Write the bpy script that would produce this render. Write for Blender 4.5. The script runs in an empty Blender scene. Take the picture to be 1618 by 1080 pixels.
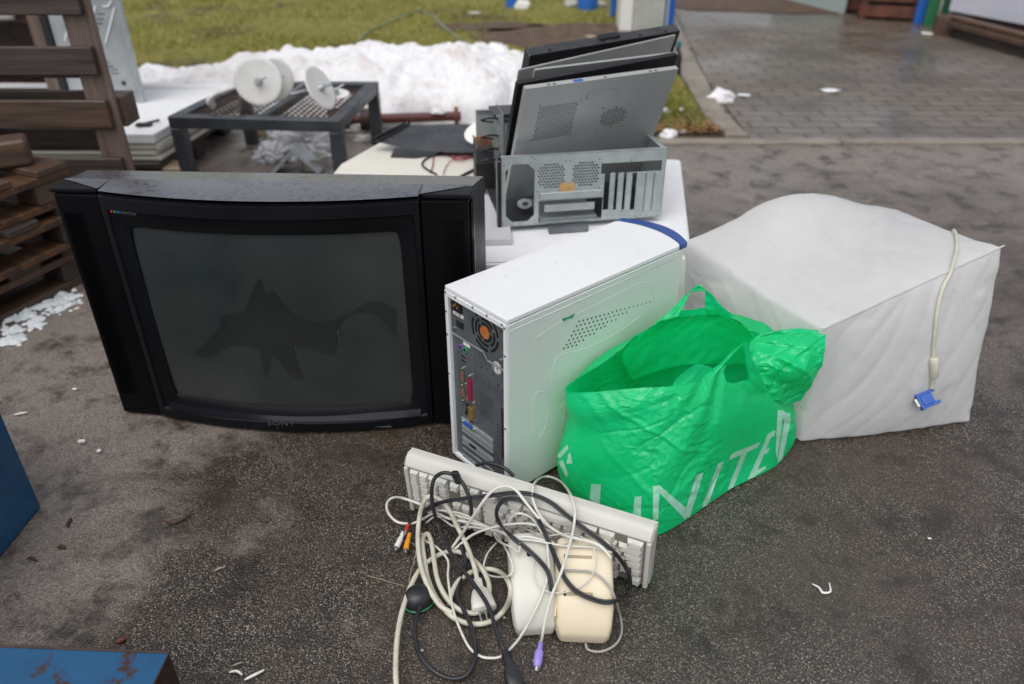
import bpy, bmesh, math, random
from mathutils import Vector, Matrix, noise, Euler
from mathutils.bvhtree import BVHTree
R=math.radians; PI=math.pi
random.seed(7)
scene=bpy.context.scene
col=scene.collection
# ---------------------------------------------------------------- camera
FPX,PITCH,CAMH=1207.83,.5455,1.0468
cp,sp=math.cos(PITCH),math.sin(PITCH)
cam_d=bpy.data.cameras.new('camera'); cam=bpy.data.objects.new('camera',cam_d); col.objects.link(cam)
cam.location=(0,0,CAMH); cam.rotation_euler=(PI/2-PITCH,0,0)
cam_d.sensor_width=36; cam_d.lens=FPX/1618*36; cam_d.clip_end=500; cam_d.clip_start=.05
cam_d.dof.use_dof=True; cam_d.dof.focus_distance=1.32; cam_d.dof.aperture_fstop=2.9
scene.camera=cam
EYE=Vector((0,0,CAMH))
def ray(u,v):
    a=(u-809)/FPX; b=(540-v)/FPX
    return Vector((a,cp+b*sp,-sp+b*cp))
def at(u,v,z=0.0):            # the point of height z seen at photo pixel (u, v)
    d=ray(u,v); return EYE+d*((z-CAMH)/d.z)
def aty(u,v,y):               # the point at distance y
    d=ray(u,v); return EYE+d*(y/d.y)
def onpl(u,v,P,N):
    d=ray(u,v); return EYE+d*((Vector(P)-EYE).dot(N)/d.dot(N))
# ---------------------------------------------------------------- mesh builder
def catmull(pts,n,closed=False):
    out=[];m=len(pts)
    rng=range(m if closed else m-1)
    for i in rng:
        g=lambda k:(pts[k%m] if closed else pts[max(0,min(m-1,k))])
        a,b,c,d=g(i-1),g(i),g(i+1),g(i+2)
        for j in range(n):
            t=j/n
            out.append(.5*((2*b)+(c-a)*t+(2*a-5*b+4*c-d)*t*t+(3*b-a-3*c+d)*t**3))
    if not closed: out.append(pts[-1].copy())
    return out
class MB:
    def __init__(s): s.bm=bmesh.new(); s.mi=0; s.bev=False
    def _m(s,faces):
        for f in faces: f.material_index=s.mi
    def raw(s,vs,fs):
        b=[s.bm.verts.new(v) for v in vs]; out=[]
        for f in fs:
            try: out.append(s.bm.faces.new([b[i] for i in f]))
            except ValueError: pass
        s._m(out); return b,out
    def box(s,c,size,rot=None,bev=0,seg=2,taper=None):
        hx,hy,hz=[k/2 for k in size]
        vs=[]
        for z in (-1,1):
            for x,y in ((-1,-1),(1,-1),(1,1),(-1,1)):
                tx,ty=(taper if (taper and z>0) else (1,1))
                vs.append(Vector((x*hx*tx,y*hy*ty,z*hz)))
        M=Matrix.Translation(Vector(c))
        if rot is not None: M=M@(rot.to_4x4() if isinstance(rot,Matrix) else Euler(rot).to_matrix().to_4x4())
        b,f=s.raw([M@v for v in vs],[(3,2,1,0),(4,5,6,7),(0,1,5,4),(1,2,6,5),(2,3,7,6),(3,0,4,7)])
        if bev:
            s.bev=True
            ed=list({e for ff in f for e in ff.edges})
            r=bmesh.ops.bevel(s.bm,geom=ed,offset=bev,segments=seg,profile=.5,affect='EDGES',clamp_overlap=True)
            s._m(r['faces'])
        return s
    def b2(s,x0,x1,y0,y1,z0,z1,bev=0,seg=2,**k):
        return s.box(((x0+x1)/2,(y0+y1)/2,(z0+z1)/2),(abs(x1-x0),abs(y1-y0),abs(z1-z0)),bev=bev,seg=seg,**k)
    def prism(s,pts,z0,z1,M=None,bev=0,seg=2):     # outline in xy, extruded in z
        n=len(pts); M=M or Matrix()
        vs=[M@Vector((p[0],p[1],z0)) for p in pts]+[M@Vector((p[0],p[1],z1)) for p in pts]
        fs=[tuple(reversed(range(n))),tuple(range(n,2*n))]+[(i,(i+1)%n,n+(i+1)%n,n+i) for i in range(n)]
        b,f=s.raw(vs,fs)
        if bev:
            s.bev=True
            ed=list({e for ff in f for e in ff.edges})
            r=bmesh.ops.bevel(s.bm,geom=ed,offset=bev,segments=seg,profile=.5,affect='EDGES',clamp_overlap=True); s._m(r['faces'])
        return s
    def cyl(s,p0,p1,r0,r1=None,n=16,cap=True):
        p0,p1=Vector(p0),Vector(p1); r1=r0 if r1 is None else r1
        return s.tube([p0,p1],[r0,r1],n,cap)
    def tube(s,pts,r,n=8,cap=True,flat=1.0,closed=False):
        pts=[Vector(p) for p in pts]; m=len(pts)
        rs=r if isinstance(r,(list,tuple)) else [r]*m
        rings=[]; ref=None
        for i,p in enumerate(pts):
            t=(pts[(i+1)%m] if (closed or i<m-1) else p)-(pts[i-1] if (closed or i>0) else p)
            if t.length<1e-9: t=Vector((0,0,1))
            t.normalize()
            if ref is None:
                ref=Vector((0,0,1)) if abs(t.z)<.9 else Vector((1,0,0))
            ref=(ref-t*ref.dot(t))
            if ref.length<1e-6: ref=Vector((1,0,0))-t*t.x
            ref.normalize(); bi=t.cross(ref)
            rings.append([p+ref*math.cos(2*PI*k/n)*rs[i]*flat+bi*math.sin(2*PI*k/n)*rs[i] for k in range(n)])
        vs=[v for g in rings for v in g]; fs=[]
        for i in range(m if closed else m-1):
            j=(i+1)%m
            for k in range(n):
                k2=(k+1)%n; fs.append((i*n+k,i*n+k2,j*n+k2,j*n+k))
        if cap and not closed:
            fs.append(tuple(reversed(range(n)))); fs.append(tuple(range((m-1)*n,m*n)))
        s.raw(vs,fs); return s
    def disc(s,c,nrm,r,th=.001,n=20,sx=1.0):
        nrm=Vector(nrm).normalized(); c=Vector(c)
        return s.tube([c,c+nrm*th],r,n)
    def grid(s,f,nu,nv,flip=False):
        vs=[Vector(f(i/nu,j/nv)) for j in range(nv+1) for i in range(nu+1)]
        fs=[]
        for j in range(nv):
            for i in range(nu):
                a=j*(nu+1)+i; q=(a,a+1,a+nu+2,a+nu+1); fs.append(q[::-1] if flip else q)
        s.raw(vs,fs); return s
    def loops(s,Ls,closed=True,capA=False,capB=False):
        n=len(Ls[0]); vs=[Vector(v) for L in Ls for v in L]; fs=[]
        for i in range(len(Ls)-1):
            for k in range(n if closed else n-1):
                k2=(k+1)%n; fs.append((i*n+k,i*n+k2,(i+1)*n+k2,(i+1)*n+k))
        if capA: fs.append(tuple(reversed(range(n))))
        if capB: fs.append(tuple(range((len(Ls)-1)*n,len(Ls)*n)))
        s.raw(vs,fs); return s
    def plate(s,xs0,xs1,zs0,zs1,holes,M,th=.001):   # sheet with rectangular holes, in the local xz plane
        X=sorted({xs0,xs1}|{h[0] for h in holes}|{h[1] for h in holes}); X=[x for x in X if xs0<=x<=xs1]
        Z=sorted({zs0,zs1}|{h[2] for h in holes}|{h[3] for h in holes}); Z=[z for z in Z if zs0<=z<=zs1]
        solid={}
        bx={}
        for i in range(len(X)-1): bx[i]=(X[i]+X[i+1])/2
        cut=set()
        import bisect
        for h in holes:
            i0=bisect.bisect_left(X,h[0]-1e-9); i1=bisect.bisect_left(X,h[1]-1e-9)
            j0=bisect.bisect_left(Z,h[2]-1e-9); j1=bisect.bisect_left(Z,h[3]-1e-9)
            for i in range(i0,i1):
                for j in range(j0,j1): cut.add((i,j))
        vid={}; vs=[]; fs=[]
        def V(i,j,k):
            if (i,j,k) not in vid: vid[(i,j,k)]=len(vs); vs.append(M@Vector((X[i],k*th,Z[j])))
            return vid[(i,j,k)]
        nx,nz=len(X)-1,len(Z)-1
        on=lambda i,j:0<=i<nx and 0<=j<nz and (i,j) not in cut
        for i in range(nx):
            for j in range(nz):
                if not on(i,j): continue
                fs.append((V(i,j,0),V(i+1,j,0),V(i+1,j+1,0),V(i,j+1,0)))
                fs.append((V(i,j,1),V(i,j+1,1),V(i+1,j+1,1),V(i+1,j,1)))
                if not on(i-1,j): fs.append((V(i,j,0),V(i,j+1,0),V(i,j+1,1),V(i,j,1)))
                if not on(i+1,j): fs.append((V(i+1,j,0),V(i+1,j,1),V(i+1,j+1,1),V(i+1,j+1,0)))
                if not on(i,j-1): fs.append((V(i,j,0),V(i,j,1),V(i+1,j,1),V(i+1,j,0)))
                if not on(i,j+1): fs.append((V(i,j+1,0),V(i+1,j+1,0),V(i+1,j+1,1),V(i,j+1,1)))
        s.raw(vs,fs)
        return s
    def build(s,name,mat,parent=None,loc=None,smooth=35,M=None,recalc=True,merge=False):
        if merge: bmesh.ops.remove_doubles(s.bm,verts=s.bm.verts,dist=1e-5)
        if recalc: bmesh.ops.recalc_face_normals(s.bm,faces=s.bm.faces)
        me=bpy.data.meshes.new(name); s.bm.to_mesh(me); s.bm.free()
        for m in (mat if isinstance(mat,(list,tuple)) else [mat]): me.materials.append(m)
        if smooth:
            me.polygons.foreach_set('use_smooth',[True]*len(me.polygons))
            if smooth<180: me.set_sharp_from_angle(angle=R(smooth))
        o=bpy.data.objects.new(name,me); col.objects.link(o)
        if s.bev and smooth:
            w=o.modifiers.new('weighted_normals','WEIGHTED_NORMAL'); w.keep_sharp=True
        if parent: o.parent=parent
        if M is not None: o.matrix_local=M
        if loc is not None: o.location=loc
        return o
def tag(o,label=None,cat=None,group=None,kind=None):
    if label: o['label']=label
    if cat: o['category']=cat
    if group: o['group']=group
    if kind: o['kind']=kind
    return o
def thing(name,label,cat,loc=(0,0,0),rz=0,group=None,M=None):
    o=bpy.data.objects.new(name,None); col.objects.link(o); o.empty_display_size=.05
    if M is not None: o.matrix_world=M
    else: o.location=loc; o.rotation_euler=(0,0,rz)
    return tag(o,label,cat,group)
def wm(o):                    # world matrix without waiting for the depsgraph
    m=o.matrix_basis.copy()
    return wm(o.parent)@m if o.parent else m
def bvh(objs):
    vs=[];fs=[]
    for o in objs:
        M=wm(o); n=len(vs)
        vs+=[M@v.co for v in o.data.vertices]; fs+=[[i+n for i in p.vertices] for p in o.data.polygons]
    return BVHTree.FromPolygons(vs,fs)
def tree_meshes(*roots):
    out=[]
    for r in roots:
        if r.type=='MESH': out.append(r)
        for c in bpy.data.objects:
            q=c.parent
            while q:
                if q==r and c.type=='MESH': out.append(c); break
                q=q.parent
    return out
def text_obj(txt,name,size,mat,parent,M,ext=.0005,sx=1.0,spacing=1.0):
    cu=bpy.data.curves.new(name,'FONT'); cu.body=txt; cu.size=size; cu.extrude=ext; cu.space_character=spacing
    cu.align_x='CENTER'; cu.align_y='CENTER'; cu.resolution_u=3
    t=bpy.data.objects.new(name+'_tmp',cu); col.objects.link(t)
    dg=bpy.context.evaluated_depsgraph_get(); me=bpy.data.meshes.new_from_object(t.evaluated_get(dg))
    bpy.data.objects.remove(t); bpy.data.curves.remove(cu)
    me.materials.clear(); me.materials.append(mat); me.name=name
    o=bpy.data.objects.new(name,me); col.objects.link(o); o.parent=parent
    o.matrix_local=M@Matrix.Diagonal((sx,1,1,1)); return o
# ---------------------------------------------------------------- materials
def mat(name,c1,c2=None,rough=.5,rough2=None,metal=0,spec=.5,nscale=8,detail=6,lo=.35,hi=.65,bump=0,bscale=60,bdist=.001,coat=0,trans=0,sss=0,stretch=None,coord='Object',c3=None,c3scale=3,c3lo=.6,c3hi=.75,rscale=None):
    m=bpy.data.materials.new(name); m.use_nodes=True; nt=m.node_tree; N=nt.nodes; L=nt.links
    b=N['Principled BSDF']; tc=N.new('ShaderNodeTexCoord'); vec=tc.outputs[coord]
    if stretch:
        mp=N.new('ShaderNodeMapping'); mp.inputs['Scale'].default_value=stretch; L.new(vec,mp.inputs['Vector']); vec=mp.outputs['Vector']
    def nz(scale,det=detail,r=.55):
        n=N.new('ShaderNodeTexNoise'); n.inputs['Scale'].default_value=scale; n.inputs['Detail'].default_value=det; n.inputs['Roughness'].default_value=r
        L.new(vec,n.inputs['Vector']); return n.outputs['Fac']
    def mr(fac,a,bb,ta=0,tb=1):
        q=N.new('ShaderNodeMapRange'); q.inputs[1].default_value=a; q.inputs[2].default_value=bb; q.inputs[3].default_value=ta; q.inputs[4].default_value=tb
        L.new(fac,q.inputs[0]); return q.outputs[0]
    def mix(fac,a,bb):
        q=N.new('ShaderNodeMix'); q.data_type='RGBA'
        L.new(fac,q.inputs[0])
        for i,c in ((6,a),(7,bb)):
            if hasattr(c,'is_linked'): L.new(c,q.inputs[i])
            else: q.inputs[i].default_value=(*c,1)
        return q.outputs[2]
    cc=None
    if c2: cc=mix(mr(nz(nscale),lo,hi),c1,c2)
    if c3: cc=mix(mr(nz(c3scale,8,.65),c3lo,c3hi),cc or c1,c3)
    if cc: L.new(cc,b.inputs['Base Color'])
    else: b.inputs['Base Color'].default_value=(*c1,1)
    b.inputs['Roughness'].default_value=rough
    if rough2 is not None: L.new(mr(nz(rscale or nscale*1.7),.35,.65,rough,rough2),b.inputs['Roughness'])
    b.inputs['Metallic'].default_value=metal; b.inputs['Specular IOR Level'].default_value=spec
    b.inputs['Coat Weight'].default_value=coat; b.inputs['Coat Roughness'].default_value=.12
    if sss: b.inputs['Subsurface Weight'].default_value=sss; b.inputs['Subsurface Scale'].default_value=.01; b.inputs['Subsurface Radius'].default_value=(1,1,1)
    if bump:
        bp=N.new('ShaderNodeBump'); bp.inputs['Strength'].default_value=bump; bp.inputs['Distance'].default_value=bdist
        L.new(nz(bscale,4),bp.inputs['Height']); L.new(bp.outputs[0],b.inputs['Normal'])
    if trans:
        out=N['Material Output']; t=N.new('ShaderNodeBsdfTranslucent'); ms=N.new('ShaderNodeMixShader'); ms.inputs[0].default_value=trans
        if cc: L.new(cc,t.inputs['Color'])
        else: t.inputs['Color'].default_value=(*c1,1)
        L.new(b.outputs[0],ms.inputs[1]); L.new(t.outputs[0],ms.inputs[2]); L.new(ms.outputs[0],out.inputs['Surface'])
    return m
M={}
def mk(k,*a,**kw): M[k]=mat(k,*a,**kw)
mk('tv_plastic',(.0035,.0037,.0055),(.006,.0065,.0085),spec=.16,rough=.34,rough2=.44,bump=.25,bscale=900,bdist=.0004,nscale=5)
mk('tv_dark',(.0025,.0025,.0035),spec=.12,rough=.45,bump=.2,bscale=1200,bdist=.0003)
mk('tv_glossy',(.010,.010,.014),rough=.16)
mk('logo_grey',(.12,.12,.13),rough=.35,metal=.5)
mk('logo_red',(.5,.03,.03)); mk('logo_green',(.03,.3,.05)); mk('logo_blue',(.03,.1,.5))
mk('white_paint',(.79,.80,.82),(.73,.75,.77),rough=.33,nscale=3,bump=.08,bscale=300,bdist=.0003,c3=(.50,.50,.47),c3scale=30,c3lo=.62,c3hi=.85)
mk('white_side',(.70,.75,.73),(.64,.69,.67),rough=.35,nscale=3,bump=.06,bscale=300,bdist=.0003,c3=(.40,.43,.40),c3scale=22,c3lo=.63,c3hi=.85)  # the cover's white, with green bounce from the bag tinted in
mk('cream_plastic',(.72,.69,.60),(.64,.60,.50),rough=.45,nscale=6,bump=.1,bscale=500,bdist=.0003)
mk('blue_plastic',(.018,.06,.25),(.03,.08,.28),rough=.35,nscale=10)
mk('steel_rear',(.13,.15,.165),(.19,.21,.225),rough=.38,rough2=.55,metal=.55,nscale=20,bump=.05,bscale=200)
mk('steel_dark',(.05,.055,.06),(.09,.09,.1),rough=.4,metal=.6,nscale=30)
mk('screw',(.6,.6,.58),rough=.25,metal=1)
mk('black',(.012,.012,.012),rough=.45)
mk('hole',(.004,.004,.004),rough=.9)
mk('copper_fan',(.50,.10,.03),(.42,.2,.05),rough=.4,nscale=60)
mk('gold',(.45,.28,.08),rough=.35,metal=.6)
mk('burgundy',(.28,.015,.05),rough=.4)
mk('port_blue',(.03,.10,.42),rough=.4)
mk('port_green',(.03,.30,.12),rough=.4); mk('port_violet',(.2,.1,.4),rough=.4)
mk('sticker',(.78,.78,.76),rough=.5)
mk('key_plastic',(.62,.61,.57),(.53,.52,.48),rough=.45,nscale=5,c3=(.32,.30,.26),c3scale=25,c3lo=.62,c3hi=.8,bump=.1,bscale=600,bdist=.0002)
mk('key_case',(.60,.59,.55),(.52,.51,.47),rough=.42,nscale=6,c3=(.34,.31,.26),c3scale=18,c3lo=.64,c3hi=.85,bump=.12,bscale=500,bdist=.0003)
mk('key_legend',(.15,.15,.16),rough=.6)
mk('speaker_white',(.66,.66,.60),(.60,.59,.52),rough=.4,nscale=5,c3=(.45,.42,.34),c3scale=16,c3lo=.66,c3hi=.85)
mk('speaker_cream',(.70,.60,.42),(.78,.71,.56),rough=.38,nscale=4,c3=(.5,.42,.28),c3scale=13,c3lo=.66,c3hi=.85)
mk('cable_cream',(.62,.60,.50),(.50,.48,.39),rough=.4,nscale=40,c3=(.33,.3,.24),c3scale=60,c3lo=.6,c3hi=.8)
mk('cable_white',(.68,.67,.62),(.58,.57,.52),rough=.38,nscale=30)
mk('cable_grey',(.38,.37,.33),(.32,.31,.27),rough=.4,nscale=30)
mk('cable_black',(.014,.015,.018),(.03,.03,.034),rough=.35,nscale=50)
mk('violet_plug',(.30,.24,.62),rough=.35); mk('clear_white',(.75,.75,.75),rough=.2); mk('amber',(.75,.30,.02),rough=.25)
mk('red_plug',(.5,.03,.02),rough=.35); mk('green_trim',(.02,.20,.08),rough=.4)
mk('galv',(.40,.44,.46),(.50,.53,.55),rough=.33,rough2=.5,metal=.5,nscale=14,c3=(.30,.33,.34),c3scale=6,c3lo=.55,c3hi=.75)
mk('galv_green',(.34,.39,.39),(.44,.48,.48),rough=.38,rough2=.5,metal=.35,nscale=22,c3=(.20,.20,.17),c3scale=30,c3lo=.62,c3hi=.8)
mk('panel_silver',(.33,.34,.345),(.38,.39,.395),rough=.36,rough2=.46,metal=.35,nscale=5)
mk('panel_light',(.44,.45,.44),(.50,.51,.50),rough=.4,metal=.45,nscale=5)
mk('panel_black',(.010,.010,.012),(.018,.018,.02),rough=.32,nscale=6)
mk('tape',(.55,.36,.16),(.45,.26,.1),rough=.5,nscale=40)
mk('foam',(.82,.83,.85),(.76,.77,.80),rough=.6,nscale=40,bump=.2,bscale=400,bdist=.0006,sss=.1)
mk('foam_grey',(.55,.56,.58),(.50,.5,.52),rough=.6,nscale=20)
mk('shell_cream',(.80,.78,.70),(.74,.71,.62),rough=.4,nscale=4)
mk('wood',(.10,.062,.043),(.045,.029,.022),rough=.55,rough2=.35,nscale=3,stretch=(1,14,14),bump=.5,bscale=9,bdist=.003,c3=(.11,.05,.024),c3scale=2,c3lo=.5,c3hi=.7)
mk('wood_v',(.17,.122,.10),(.085,.058,.048),rough=.6,rough2=.4,nscale=3,stretch=(14,14,1),bump=.5,bscale=9,bdist=.003,c3=(.14,.065,.03),c3scale=2,c3lo=.55,c3hi=.75)
mk('wood_dark',(.062,.046,.039),(.026,.018,.015),rough=.6,nscale=3,stretch=(1,14,14),bump=.5,bscale=9,bdist=.003)
mk('wood_pale',(.40,.31,.22),(.30,.22,.15),rough=.6,nscale=3,stretch=(1,14,14),bump=.4,bscale=9,bdist=.002)
mk('wood_orange',(.15,.068,.028),(.055,.032,.021),rough=.45,nscale=3,stretch=(14,1,14),bump=.5,bscale=9,bdist=.003,c3=(.035,.02,.014),c3scale=2.2,c3lo=.45,c3hi=.65)
mk('table_metal',(.035,.04,.048),(.06,.065,.075),rough=.35,rough2=.5,metal=.3,nscale=12)
mk('mesh_rust',(.10,.055,.04),(.05,.045,.045),rough=.6,nscale=20)
mk('dish_white',(.80,.80,.79),(.70,.69,.66),rough=.4,nscale=8)
mk('rust_pipe',(.13,.03,.02),(.06,.02,.017),rough=.55,nscale=15,bump=.4,bscale=60,bdist=.002)
mk('blue_paint',(.012,.095,.215),(.009,.06,.15),rough=.16,rough2=.4,nscale=6,c3=(.045,.02,.012),c3scale=13,c3lo=.57,c3hi=.62,bump=.15,bscale=40)
mk('rust_dark',(.05,.022,.014),(.025,.013,.01),rough=.6,nscale=20,bump=.4,bscale=80)
mk('wall_white',(.62,.63,.72),(.56,.57,.66),rough=.5,nscale=2)
mk('post_blue',(.02,.13,.50),rough=.4); mk('post_green',(.02,.14,.06),(.03,.18,.07),rough=.45)
mk('brick_red',(.17,.055,.032),(.08,.03,.02),rough=.7,nscale=10)
mk('crate_brown',(.10,.055,.035),(.06,.035,.025),rough=.6,nscale=10)
mk('teal_grey',(.40,.48,.47),(.34,.42,.41),rough=.5,nscale=5)
mk('concrete',(.46,.46,.42),(.36,.36,.33),rough=.7,nscale=4,bump=.2,bscale=40)
mk('kerb',(.27,.235,.195),(.18,.155,.13),rough=.6,nscale=6,bump=.4,bscale=150,bdist=.002,c3=(.10,.09,.05),c3scale=7,c3lo=.6,c3hi=.8)
mk('plastic_wrap',(.75,.76,.80),(.65,.66,.70),rough=.2,nscale=20,trans=.4)
mk('leaf_brown',(.16,.08,.03),(.28,.15,.05),rough=.6,nscale=30)
mk('twig',(.07,.03,.022),rough=.6)
mk('chip_white',(.75,.75,.72),rough=.6)
mk('hose_green',(.20,.27,.19),rough=.5)
mk('pcb',(.10,.15,.14),(.25,.3,.3),rough=.5,nscale=50)
mk('wire_red',(.30,.03,.05),rough=.4)
mk('slot_shade',(.42,.35,.23),(.36,.30,.2),rough=.6)
mk('sky_sheen_sheet',(.15,.155,.175),(.09,.095,.11),rough=.16,rough2=.3,nscale=9)  # black sheet made paler in colour to stand for reflected sky
mk('key_gap_shade',(.20,.19,.17),rough=.6)  # cream case colour darkened to paint the shade between the keys
mk('teal',(.02,.14,.16),rough=.4)
# ---------------------------------------------------------------- special materials
def newmat(name):
    m=bpy.data.materials.new(name); m.use_nodes=True; nt=m.node_tree
    return m,nt,nt.nodes,nt.links,nt.nodes['Principled BSDF']
class G:                       # tiny node-graph helper
    def __init__(s,name):
        s.m,s.nt,s.N,s.L,s.b=newmat(name); s.tc=s.N.new('ShaderNodeTexCoord'); s.v=s.tc.outputs['Object']
    def map(s,scale=(1,1,1),rot=(0,0,0),loc=(0,0,0),src=None):
        q=s.N.new('ShaderNodeMapping'); q.inputs['Scale'].default_value=scale; q.inputs['Rotation'].default_value=rot; q.inputs['Location'].default_value=loc
        s.L.new(src or s.v,q.inputs['Vector']); return q.outputs[0]
    def noise(s,scale,det=6,r=.55,dist=0,src=None):
        n=s.N.new('ShaderNodeTexNoise'); n.inputs['Scale'].default_value=scale; n.inputs['Detail'].default_value=det; n.inputs['Roughness'].default_value=r; n.inputs['Distortion'].default_value=dist
        s.L.new(src or s.v,n.inputs['Vector']); return n.outputs['Fac']
    def vor(s,scale,out='Distance',feat='F1',rand=1,src=None):
        n=s.N.new('ShaderNodeTexVoronoi'); n.feature=feat; n.inputs['Scale'].default_value=scale; n.inputs['Randomness'].default_value=rand
        s.L.new(src or s.v,n.inputs['Vector']); return n.outputs[out]
    def mr(s,f,a,b,c=0,d=1):
        q=s.N.new('ShaderNodeMapRange'); 
        for i,k in enumerate((a,b,c,d)): q.inputs[i+1].default_value=k
        s.L.new(f,q.inputs[0]); return q.outputs[0]
    def math(s,op,a,b=None):
        q=s.N.new('ShaderNodeMath'); q.operation=op
        for i,k in enumerate((a,b)):
            if k is None: continue
            if hasattr(k,'is_linked'): s.L.new(k,q.inputs[i])
            else: q.inputs[i].default_value=k
        return q.outputs[0]
    def mix(s,f,a,b,mode='MIX'):
        q=s.N.new('ShaderNodeMix'); q.data_type='RGBA'; q.blend_type=mode
        if hasattr(f,'is_linked'): s.L.new(f,q.inputs[0])
        else: q.inputs[0].default_value=f
        for i,c in ((6,a),(7,b)):
            if hasattr(c,'is_linked'): s.L.new(c,q.inputs[i])
            else: q.inputs[i].default_value=(*c,1)
        return q.outputs[2]
    def ramp(s,f,stops):
        q=s.N.new('ShaderNodeValToRGB'); e=q.color_ramp.elements
        while len(e)<len(stops): e.new(.5)
        for k,(p,c) in zip(e,stops): k.position=p; k.color=(*c,1)
        s.L.new(f,q.inputs[0]); return q.outputs[0]
    def bump(s,h,strength,dist,prev=None):
        q=s.N.new('ShaderNodeBump'); q.inputs['Strength'].default_value=strength; q.inputs['Distance'].default_value=dist
        s.L.new(h,q.inputs['Height'])
        if prev: s.L.new(prev,q.inputs['Normal'])
        return q.outputs[0]
    def set(s,**k):
        for n,v in k.items():
            i=s.b.inputs[n.replace('_',' ')]
            if hasattr(v,'is_linked'): s.L.new(v,i)
            else: i.default_value=v
        return s.m
# wet asphalt
g=G('wet_asphalt')
cell=g.vor(340,'Color'); cellv=g.N.new('ShaderNodeSeparateColor'); g.L.new(cell,cellv.inputs[0])
stone=g.ramp(cellv.outputs[0],[(0,(.025,.018,.013)),(.35,(.086,.065,.048)),(.7,(.195,.152,.116)),(.9,(.31,.255,.205)),(1,(.50,.44,.38))])
d=g.vor(340); gap=g.mr(d,.25,.62)
c=g.mix(gap,stone,(.013,.011,.009))
big=g.mr(g.noise(2.4,7,.7,.6),.44,.58)
wetm=g.mr(g.noise(2.3,6,.6,.8,src=g.map(loc=(3.1,1.7,0))),.42,.60)
c=g.mix(g.math('MULTIPLY',big,.5),c,(.058,.038,.023))
grey=g.mr(g.noise(1.1,4,.55,.3,src=g.map(loc=(7.3,2.2,0))),.45,.62)
c=g.mix(g.math('MULTIPLY',grey,.3),c,(.085,.074,.067))
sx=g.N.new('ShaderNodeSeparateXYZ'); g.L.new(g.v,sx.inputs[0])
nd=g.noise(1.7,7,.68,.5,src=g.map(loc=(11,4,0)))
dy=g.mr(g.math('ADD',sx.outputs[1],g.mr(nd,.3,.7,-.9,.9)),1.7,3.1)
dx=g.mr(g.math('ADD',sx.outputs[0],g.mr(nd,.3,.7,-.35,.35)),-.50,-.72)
dry_sheen=g.math('MAXIMUM',dy,dx); dry_sheen_c=g.mix(g.mr(cellv.outputs[1],0,1),(.16,.136,.12),(.36,.31,.277))  # paler dry ground, with sky sheen painted into its colour too
c=g.mix(g.math('MULTIPLY',dry_sheen,.70),c,dry_sheen_c)
c=g.mix(g.mr(g.noise(9,6,.7),.50,.64,0,.8),c,(.020,.014,.010))
n1=g.noise(70,5,.7)
rg=g.mr(wetm,0,1,.44,.14)
rg=g.math('ADD',rg,g.mr(n1,.3,.7,-.08,.12))
h=g.math('SUBTRACT',1.0,g.mr(d,.0,.7)); b1=g.bump(h,.5,.0018); b2=g.bump(g.noise(45,6,.7),.6,.004,b1)
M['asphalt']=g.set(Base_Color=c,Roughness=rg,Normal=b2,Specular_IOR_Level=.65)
# block paving, laid in rows across
g=G('block_paving')
br=g.N.new('ShaderNodeTexBrick'); br.offset=.5
for k,v in (('Scale',1.0),('Mortar Size',.008),('Mortar Smooth',.4),('Brick Width',.215),('Row Height',.104),('Bias',0.0)): br.inputs[k].default_value=v
wv=g.N.new('ShaderNodeVectorMath'); wv.operation='ADD'
nn=g.N.new('ShaderNodeTexNoise'); nn.inputs['Scale'].default_value=3; g.L.new(g.v,nn.inputs['Vector'])
sc=g.N.new('ShaderNodeVectorMath'); sc.operation='SCALE'; sc.inputs['Scale'].default_value=.02; g.L.new(nn.outputs['Color'],sc.inputs[0])
g.L.new(g.v,wv.inputs[0]); g.L.new(sc.outputs[0],wv.inputs[1]); g.L.new(wv.outputs[0],br.inputs['Vector'])
br.inputs['Color1'].default_value=(.17,.138,.112,1); br.inputs['Color2'].default_value=(.125,.10,.078,1); br.inputs['Mortar'].default_value=(.055,.045,.032,1)
c=g.mix(g.mr(g.noise(1.3,5,.6),.48,.62,0,.75),br.outputs['Color'],(.068,.052,.038))
c=g.mix(g.mr(g.noise(14,6,.7),.5,.75,0,.5),c,(.05,.04,.03))
wet=g.mr(g.noise(.9,4,.6,.3,src=g.map(loc=(2,5,0))),.40,.58)
h=g.mr(br.outputs['Fac'],0,1,1,0)
M['paving']=g.set(Base_Color=c,Roughness=g.mr(wet,0,1,.55,.22),Normal=g.bump(g.noise(60,4),.3,.002,g.bump(h,1,.006)),Specular_IOR_Level=.6)
# lawn soil and turf
g=G('turf')
t=g.mix(g.mr(g.noise(3,6,.65),.35,.65),(.19,.185,.03),(.30,.255,.05))
t=g.mix(g.mr(g.noise(25,5,.7),.45,.7),t,(.09,.11,.02))
soil=g.mix(g.noise(12,6,.7),(.045,.028,.018),(.11,.07,.045))
pt=g.mr(g.noise(.75,5,.6,.5,src=g.map(loc=(1.3,.4,0))),.55,.62)
M['turf']=g.set(Base_Color=g.mix(pt,t,soil),Roughness=.8,Normal=g.bump(g.noise(40,6,.7),.8,.03))
g=G('bare_soil')
M['soil']=g.set(Base_Color=g.mix(g.mr(g.noise(10,6,.7),.35,.65),(.05,.030,.019),(.14,.085,.05)),Roughness=.7,Normal=g.bump(g.noise(30,6,.7),.8,.02))
for i,(a,b) in enumerate((((.22,.235,.035),(.34,.31,.06)),((.17,.195,.03),(.27,.26,.045)),((.36,.30,.10),(.42,.36,.14)))):
    mk('blade%d'%i,a,b,rough=.6,nscale=2,trans=.25)
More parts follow.
